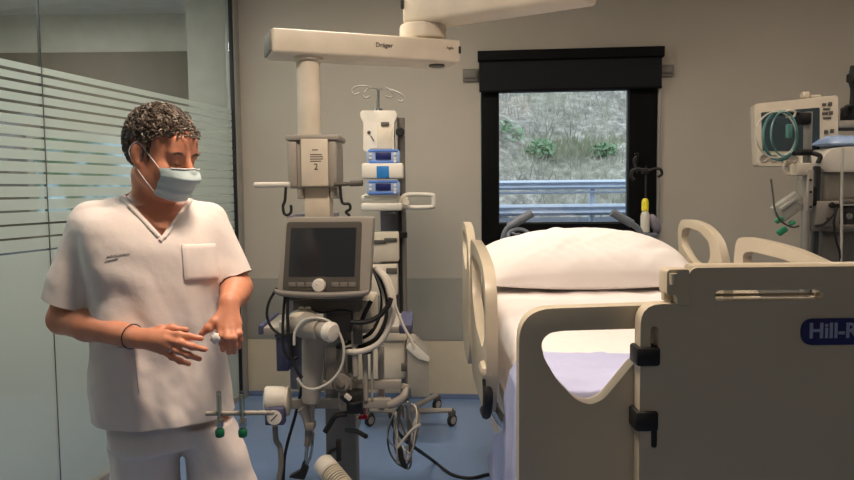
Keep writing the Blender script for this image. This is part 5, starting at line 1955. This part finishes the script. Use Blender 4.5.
# keep the mask outside the face, drawn smooth over nose and cheeks
for it in range(5):
  if it:
    old = [list(r) for r in rows]
    for i in range(1, len(rows) - 1):
        for j in range(1, len(rows[0]) - 1):
            rows[i][j] = old[i][j] * .6 + (old[i - 1][j] + old[i + 1][j] + old[i][j - 1] + old[i][j + 1]) * .1
  for row in rows:
    for j, p in enumerate(row):
        c0, n0, _, dist = body_bvh.find_nearest(p)
        if c0 is not None:
            sd_ = (p - c0).dot(n0)
            if sd_ < .004:
                row[j] = c0 + n0 * .004
mb.sheet([list(reversed(r)) for r in rows], .0018)
mk_ = lab(mb.build('face_mask', 'mask_blue', man, angle=80), 'pale blue pleated face mask')
mb = MB()
mb.tube([p + HF * .0012 for p in rows[-1]][6:-6], .0022, 6, 1); mb.tube([p for p in rows[0]][2:-2], .0016, 6, 1)
mb.build('edge_band', 'mask_white', mk_)
for sg, col in ((-1, 0), (1, -1)):
    p0, p1 = rows[-2][col], rows[2][col]
    def off(p):
        c0, n0, _, _ = body_bvh.find_nearest(p)
        return c0 + n0 * .003
    t1 = hp_(.084 * sg, -.012, .030); t2 = hp_(.090 * sg, -.030, .0); t3 = hp_(.084 * sg, -.012, -.030)
    m1 = off((p0 + t1) / 2 + HL * sg * .01); m2 = off((p1 + t3) / 2 + HL * sg * .01)
    mb = MB(); mb.tube([p0, m1, t1, t2, t3, m2, p1], .0014, 6, 5); lab(mb.build('ear_loop', 'mask_white', mk_), 'white elastic ear loop')

# ---- scrub top
S = SDF((-1.22, 1.80, 0.70), (-0.44, 2.46, 1.62), 0.0056)
def row_(y, xl, xr, dep, dd=0.0):
    return (P((xl + xr) / 2, y, DM + dd), (xr - xl) / 2 * kk, dep)
S.loft([row_(197, 136, 170, .07, .04), row_(204, 112, 190, .082, .035), row_(212, 88, 214, .097, .03), row_(224, 82, 220, .115, .015), row_(245, 85, 221, .13, 0), row_(280, 92, 221, .132, -.005), row_(310, 95, 220, .13, -.01), row_(340, 96, 221, .132, -.01), row_(370, 97, 225, .138, -.01), row_(400, 100, 231, .142, -.01), row_(437, 104, 239, .146, -.01)], TL, TF, .02, 2.2)
sR0, sR1 = P(93, 224, 2.08), P(67, 312, 2.06)
S.cap(sR0, sR1, .066, .079, .035)
sL0, sL1 = P(206, 224, 2.22), P(238, 288, 2.20)
S.cap(sL0, sL1, .062, .064, .035)
p_, q_ = S.mesh()
p_ = smooth_np(p_, q_, 2, .5)
mesh = bpy.data.meshes.new('tmp'); mesh.from_pydata(p_.tolist(), [], q_.tolist())
bm = bmesh.new(); bm.from_mesh(mesh); bpy.data.meshes.remove(mesh)
bmesh.ops.recalc_face_normals(bm, faces=bm.faces[:])


def cutp(co, no, region):
    """split by a plane and drop what lies beyond it inside the region"""
    no = V(no).normalized()
    g = [f for f in bm.faces if region(f.calc_center_median())]
    es = {e for f in g for e in f.edges}; vs = {v for f in g for v in f.verts}
    bmesh.ops.bisect_plane(bm, geom=list(vs) + list(es) + g, plane_co=co, plane_no=no, dist=1e-5)
    dl = [f for f in bm.faces if region(f.calc_center_median()) and (f.calc_center_median() - V(co)).dot(no) > 1e-6]
    bmesh.ops.delete(bm, geom=dl, context='FACES')


# hem, sleeves
hemz = P(170, 424, DM).z
cutp(V((0, 0, hemz)), (-0.05, 0, -1), lambda c: c.z < hemz + .06)
axR = (sR1 - sR0).normalized()
cR = P(69.5, 304, 2.06)
cutp(cR, (axR + V((-.12, 0, -.25))).normalized(), lambda c: (c - sR1).length < .13 and (c - sR0).dot(axR) > .15)
axL = (sL1 - sL0).normalized()
cLp = P(237, 277, 2.20)
cutp(cLp, axL, lambda c: (c - sL1).length < .11 and (c - sL0).dot(axL) > .10 and (c - sL1).dot(TL) > -.075)
# V neck: three planes
nb, nl, nr = P(163, 241, 2.0), P(118, 197, 2.08), P(188, 203, 2.14)
# work in view space: a triangle seen from the front
def pix(c):
    q = RC.transposed() @ (c - CAM)
    return 427 + FPX * q.x / -q.z, 240 - FPX * q.y / -q.z


def pixplane(a, b):
    ra, rb = ray(*a), ray(*b)
    return ra.cross(rb).normalized()


apex, e1_, e2_ = (161.5, 236), (119.5, 190), (190, 197)
n1, n2 = pixplane(apex, e1_), pixplane(apex, e2_)
inside = ray(158, 205)
n1 = n1 if n1.dot(inside) > 0 else -n1
n2 = n2 if n2.dot(inside) > 0 else -n2
cen = P(150, 210, DM + .02)
def top_front(c):
    return c.z > P(160, 245, DM).z and abs((c - cen).dot(TL)) < .17
g = [f for f in bm.faces if top_front(f.calc_center_median())]
for nn in (n1, n2):
    g = [f for f in bm.faces if top_front(f.calc_center_median())]
    es = {e for f in g for e in f.edges}; vs = {v for f in g for v in f.verts}
    bmesh.ops.bisect_plane(bm, geom=list(vs) + list(es) + g, plane_co=CAM, plane_no=nn, dist=1e-6)
bkz = P(150, 196, DM).z
def in_neck(c):
    return top_front(c) and (c - CAM).dot(n1) > 0 and (c - CAM).dot(n2) > 0 and ((c - cen).dot(TF) > -.02 or c.z > bkz)
dl = [f for f in bm.faces if in_neck(f.calc_center_median())]
bmesh.ops.delete(bm, geom=dl, context='FACES')
# folds
bm.normal_update()
waist = P(200, 340, DM)
for v in bm.verts:
    c = v.co
    a = (c - cen).dot(TL); z = c.z
    low = min(1, max(0, (1.36 - z) / .45))
    d = noise.fractal(V((a * 5.0 + z * 1.5, c.y * 4, z * 3.2)), 1, 2, 4) * (.005 + .010 * low)
    d += .0050 * low * sin(a * 62 + 6 * noise.noise(V((a * 4, z * 3, 0))) + z * 9)
    # drag folds from the armpits
    q = (z - 1.33) * 30 + a * 24
    d += .0055 * sin(q + 3 * noise.noise(V((a * 5, z * 5, 7)))) * math.exp(-((abs(a) - .15) / .06) ** 2) * math.exp(-((z - 1.26) / .13) ** 2)
    v.co = c + v.normal * d
# keep it outside the skin of neck and arms
for v in bm.verts:
    c0, n0, _, dist = body_bvh.find_nearest(v.co)
    if (v.co - c0).dot(n0) < .005 and dist < .05 and not (c0.z < elR.z + .04 and (c0 - cen).dot(TF) > .06) and c0.z > 1.0 and (c0 - elR).length > .09 and not (c0.z < elR.z + .08 and (c0 - cen).dot(TL) < -.12):
        v.co = c0 + n0 * .005
bm.normal_update()
shirt_bvh = BVHTree.FromBMesh(bm)
bm2 = bm.copy()
res = bmesh.ops.solidify(bm2, geom=bm2.faces[:], thickness=.003)
mb = MB(); mb.addbm(bm2)
top_ = mb.build('scrub_top', 'scrub_white', man, angle=70)


def cast(px, py, lift=.002):
    h, n, _, _ = shirt_bvh.ray_cast(CAM, ray(px, py).normalized())
    if h is None:
        return None
    if n.dot(ray(px, py)) > 0:
        n = -n
    return h + n * lift


def strip(p0, p1, n=14, lift=.003):
    out = []
    for i in range(n + 1):
        f = i / n
        c = cast(p0[0] + (p1[0] - p0[0]) * f, p0[1] + (p1[1] - p0[1]) * f, lift)
        if c is not None:
            out.append(c)
    return out


# neck band
mb = MB()
for a, b in (((158.3, 237), (116.5, 192)), ((164, 238), (192.5, 198)), ((160, 241), (163.5, 237))):
    s_ = strip(a, b, 16, .002)
    if len(s_) > 2:
        mb.tube(s_, .0055, 8, 2)
if mb.v:
    mb.build('neck_band', 'scrub_white', top_)
# chest pocket
rows = []
for i in range(19):
    row = []
    for j in range(17):
        fx, fy = j / 16, i / 18
        x = 181.5 + 33 * fx + 3.0 * fy
        y = 246 + 34 * fy - 1.5 * fx
        c = cast(x, y, .006 if 0 < i < 18 and 0 < j < 16 else .003)
        if c is None:
            c = row[-1] if row else P(x, y, 2.0)
        row.append(c)
    rows.append(row)
mb = MB(); mb.sheet([list(reversed(r)) for r in rows], .003); pk = mb.build('chest_pocket', 'scrub_white', top_, angle=80)
mb = MB(); mb.tube([p for p in rows[0]], .003, 6, 1)
mb.tube([r[0] for r in rows], .0016, 6, 1); mb.tube([r[-1] for r in rows], .0016, 6, 1); mb.tube(rows[-1], .0016, 6, 1)
mb.build('pocket_seam', 'scrub_white', pk)
# side pocket on the lower left of the top
mb = MB()
for a, b in (((104, 350), (134, 347)), ((134, 347), (139, 392))):
    s_ = strip(a, b, 14, .002)
    if len(s_) > 2:
        mb.tube(s_, .0024, 6, 1)
if mb.v:
    mb.build('lower_pocket_seam', 'scrub_white', top_)
# embroidery scribble
mb = MB()
for x0, x1, y in ((107, 130, 256.5), (105, 118, 261.5)):
    pts = []
    for i in range(40):
        f = i / 39
        c = cast(x0 + (x1 - x0) * f, y - 3 * f + 1.0 * sin(i * 2.1) * (0.5 + .5 * sin(i * .9)), .0015)
        if c is not None:
            pts.append(c)
    if len(pts) > 4:
        mb.tube(pts, .0008, 4, 1)
if mb.v:
    lab(mb.build('embroidery', 'embroidery', top_), 'thin dark line of embroidery')

# ---- trousers
S = SDF((-1.05, 1.85, 0.02), (-0.40, 2.42, 0.95), 0.0062)
S.loft([row_(418, 113, 181, .118), row_(440, 112, 179, .12), row_(455, 112, 178.5, .118), row_(480, 112, 177, .112), row_(565, 120, 180, .095), row_(690, 126, 180, .085)], TL, TF, .03, 2.2)
S.loft([row_(396, 112, 222, .105, .008), row_(414, 112, 230, .115, .012), row_(432, 110, 238, .122, .012), row_(439, 112, 240, .118, .012)], TL, TF, .03, 2.4)
S.loft([row_(418, 166, 231, .118, .03), row_(440, 180, 240, .12, .03), row_(455, 186, 246, .118, .03), row_(480, 189, 256, .112, .03), row_(565, 200, 258, .095, .03), row_(690, 206, 258, .085, .04)], TL, TF, .008, 2.2)
p_, q_ = S.mesh(); p_ = smooth_np(p_, q_, 2, .5)
out_p = []
mesh = bpy.data.meshes.new('tmp'); mesh.from_pydata(p_.tolist(), [], q_.tolist())
bm = bmesh.new(); bm.from_mesh(mesh); bpy.data.meshes.remove(mesh)
bmesh.ops.recalc_face_normals(bm, faces=bm.faces[:]); bm.normal_update()
for v in bm.verts:
    c = v.co
    v.co = c + v.normal * (noise.fractal(V((c.x * 7, c.y * 7, c.z * 4)), 1, 2, 4) * .006 + .003 * sin(c.z * 40 + c.x * 50 + 5 * noise.noise(c * 4)))
cz = P(170, 412, DM).z
ts = [f for f in bm.faces if f.calc_center_median().z > cz + .03 or f.calc_center_median().z < .06]
bmesh.ops.delete(bm, geom=ts, context='FACES')
bmesh.ops.solidify(bm, geom=bm.faces[:], thickness=.003)
mb = MB(); mb.addbm(bm); mb.build('scrub_trousers', 'scrub_white', man, angle=70)
for an in (anR, anL):
    mb = MB()
    c = V((an.x, an.y, .05)) + TF * .06
    A_ = Matrix((TL, TF, Z)).transposed()
    mb.ell(c, (.052, .145, .052), A_, 24, 14)
    mb.box(V((an.x, an.y, .012)) + TF * .06, (.095, .27, .024), Matrix((TL, TF, Z)).transposed(), .011)
    mb.build('shoe', 'white_plastic', man)
# bracelet, ring, tissue
ax = (wrR - elR).normalized()
b_ = elR + (wrR - elR) * .93
A_ = axes(ax)
mb = MB(); mb.tube([b_ + A_ @ V((.0335 * cos(a), .0335 * sin(a), 0)) for a in [2 * PI * i / 20 for i in range(20)]], .0016, 6, 2, closed=True); lab(mb.build('bracelet', 'black_rubber', man), 'thin dark bracelet')
a_, b2 = kr[2], P(178, 351, 1.83)
c_ = a_ + (b2 - a_) * .62; A_ = axes((b2 - a_))
mb = MB(); mb.tube([c_ + A_ @ V((.0112 * cos(a), .0112 * sin(a), 0)) for a in [2 * PI * i / 16 for i in range(16)]], .0018, 6, 2, closed=True); lab(mb.build('ring', 'steel', man), 'plain finger ring')
c_ = P(215.5, 338.5, 1.905)
mb = MB()
bm = bmesh.new(); bmesh.ops.create_icosphere(bm, subdivisions=3, radius=1)
for v in bm.verts:
    v.co = c_ + V((v.co.x * .013, v.co.y * .009, v.co.z * .015)) * (1 + .35 * noise.noise(v.co * 2.4))
mb.addbm(bm); tag(mb.build('crumpled_tissue', 'mask_white', angle=180), 'small crumpled white tissue pinched in the left hand of the man', 'tissue')

# ================================================================== LIGHT
w = bpy.data.worlds.new('world'); scene.world = w; w.use_nodes = True
nt = w.node_tree
bg = nt.nodes['Background']
sky = nt.nodes.new('ShaderNodeTexSky')
sky.sky_type = 'HOSEK_WILKIE'
sky.turbidity = 9
sky.sun_direction = V((0.2, -0.5, 0.85)).normalized()
hs_ = nt.nodes.new('ShaderNodeMixRGB'); hs_.inputs['Fac'].default_value = 0.72
hs_.inputs['Color2'].default_value = (0.88, 0.94, 1.0, 1)
nt.links.new(sky.outputs['Color'], hs_.inputs['Color1'])
nt.links.new(hs_.outputs['Color'], bg.inputs['Color'])
bg.inputs['Strength'].default_value = 2.6


def lamp(x, y, w_, h_, power, col, spread=None, name='ceiling_light', lab_='', tilt=0.0, z=HT - .035):
    t = thing(name, lab_, 'ceiling light', (x, y, HT), 'ceiling light panels')
    m = MB(); m.prism(rpoly([(-w_ / 2 - .03, -h_ / 2 - .03), (w_ / 2 + .03, -h_ / 2 - .03), (w_ / 2 + .03, h_ / 2 + .03), (-w_ / 2 - .03, h_ / 2 + .03)], .01),
                      [[(-w_ / 2, -h_ / 2), (w_ / 2, -h_ / 2), (w_ / 2, h_ / 2), (-w_ / 2, h_ / 2)]], V((x, y, HT - .03)), X, Y, Z * .03, .003)
    m.build('frame', 'white_plastic', t)
    ld = bpy.data.lights.new(name, 'AREA'); ld.shape = 'RECTANGLE'; ld.size = w_; ld.size_y = h_
    ld.energy = power; ld.color = col
    if spread:
        ld.spread = math.radians(spread)
    lo = bpy.data.objects.new('lamp', ld); COL.objects.link(lo); lo.location = (x, y, HT - .02)
    return lo


lamp(0.75, 3.1, 0.6, 0.6, 17.5, (1.0, 0.86, 0.71), 150, lab_='square ceiling light panel above the pillow of the hospital bed')
lamp(-0.15, 1.64, 0.5, 0.22, 36, (1.0, 0.80, 0.63), 150, lab_='narrow ceiling light panel between the man and the bed')
lamp(-0.55, 3.5, 0.6, 0.6, 28, (1.0, 0.85, 0.70), lab_='added square ceiling fill light above the infusion stand, washing the back wall')  # added fill, unseen source, lifts the back wall
lamp(2.5, 3.3, 0.6, 0.6, 13, (1.0, 0.82, 0.66), lab_='added square ceiling fill light above the patient monitor, washing the back wall')  # another unseen fill put in to wash the wall on this side
lamp(-2.9, 2.9, 0.6, 1.2, 48, (0.95, 0.98, 1.0), lab_='added long corridor fill light that brightens the frosted glass from behind')  # unseen corridor light added to brighten the film on the glass
lamp(-2.8, 5.0, 0.6, 0.6, 26, (1.0, 0.95, 0.88), lab_='added square corridor fill light that brightens its far end wall')  # unseen, put close to the corridor end wall to lighten it

gp = thing('corridor_fill_lamp', 'added unseen hanging lamp that brightens the corridor beyond the glass', 'pendant lamp', (-3.35, 4.1, 2.2))  # invented fixture out of view, lights the upper corridor wall
mb = MB(); mb.cyl((-3.35, 4.1, 2.36), (-3.35, 4.1, HT), .008, seg=8); mb.build('cord', 'black_rubber', gp)
mb = MB(); mb.lathe((-3.35, 4.1, 2.30), Z, [(.16, 0), (.15, .02), (.06, .07), (.02, .08)], 28); mb.build('lamp_shade', 'white_plastic', gp)
pd = bpy.data.lights.new('corridor_fill_bulb', 'POINT'); pd.energy = 22; pd.color = (1.0, .96, .88); pd.shadow_soft_size = .09
po_ = bpy.data.objects.new('lamp', pd); COL.objects.link(po_); po_.location = (-3.35, 4.1, 2.19)
lamp(-0.2, -0.9, 0.6, 0.3, 6.5, (1.0, 0.86, 0.74), lab_='added weak fill light panel in the ceiling behind the camera')  # added low fill for the shaded fronts facing the camera

scene.view_settings.view_transform = 'Standard'
scene.view_settings.look = 'None'
scene.view_settings.gamma = 1
scene.view_settings.use_curve_mapping = False
scene.view_settings.exposure = 0.05
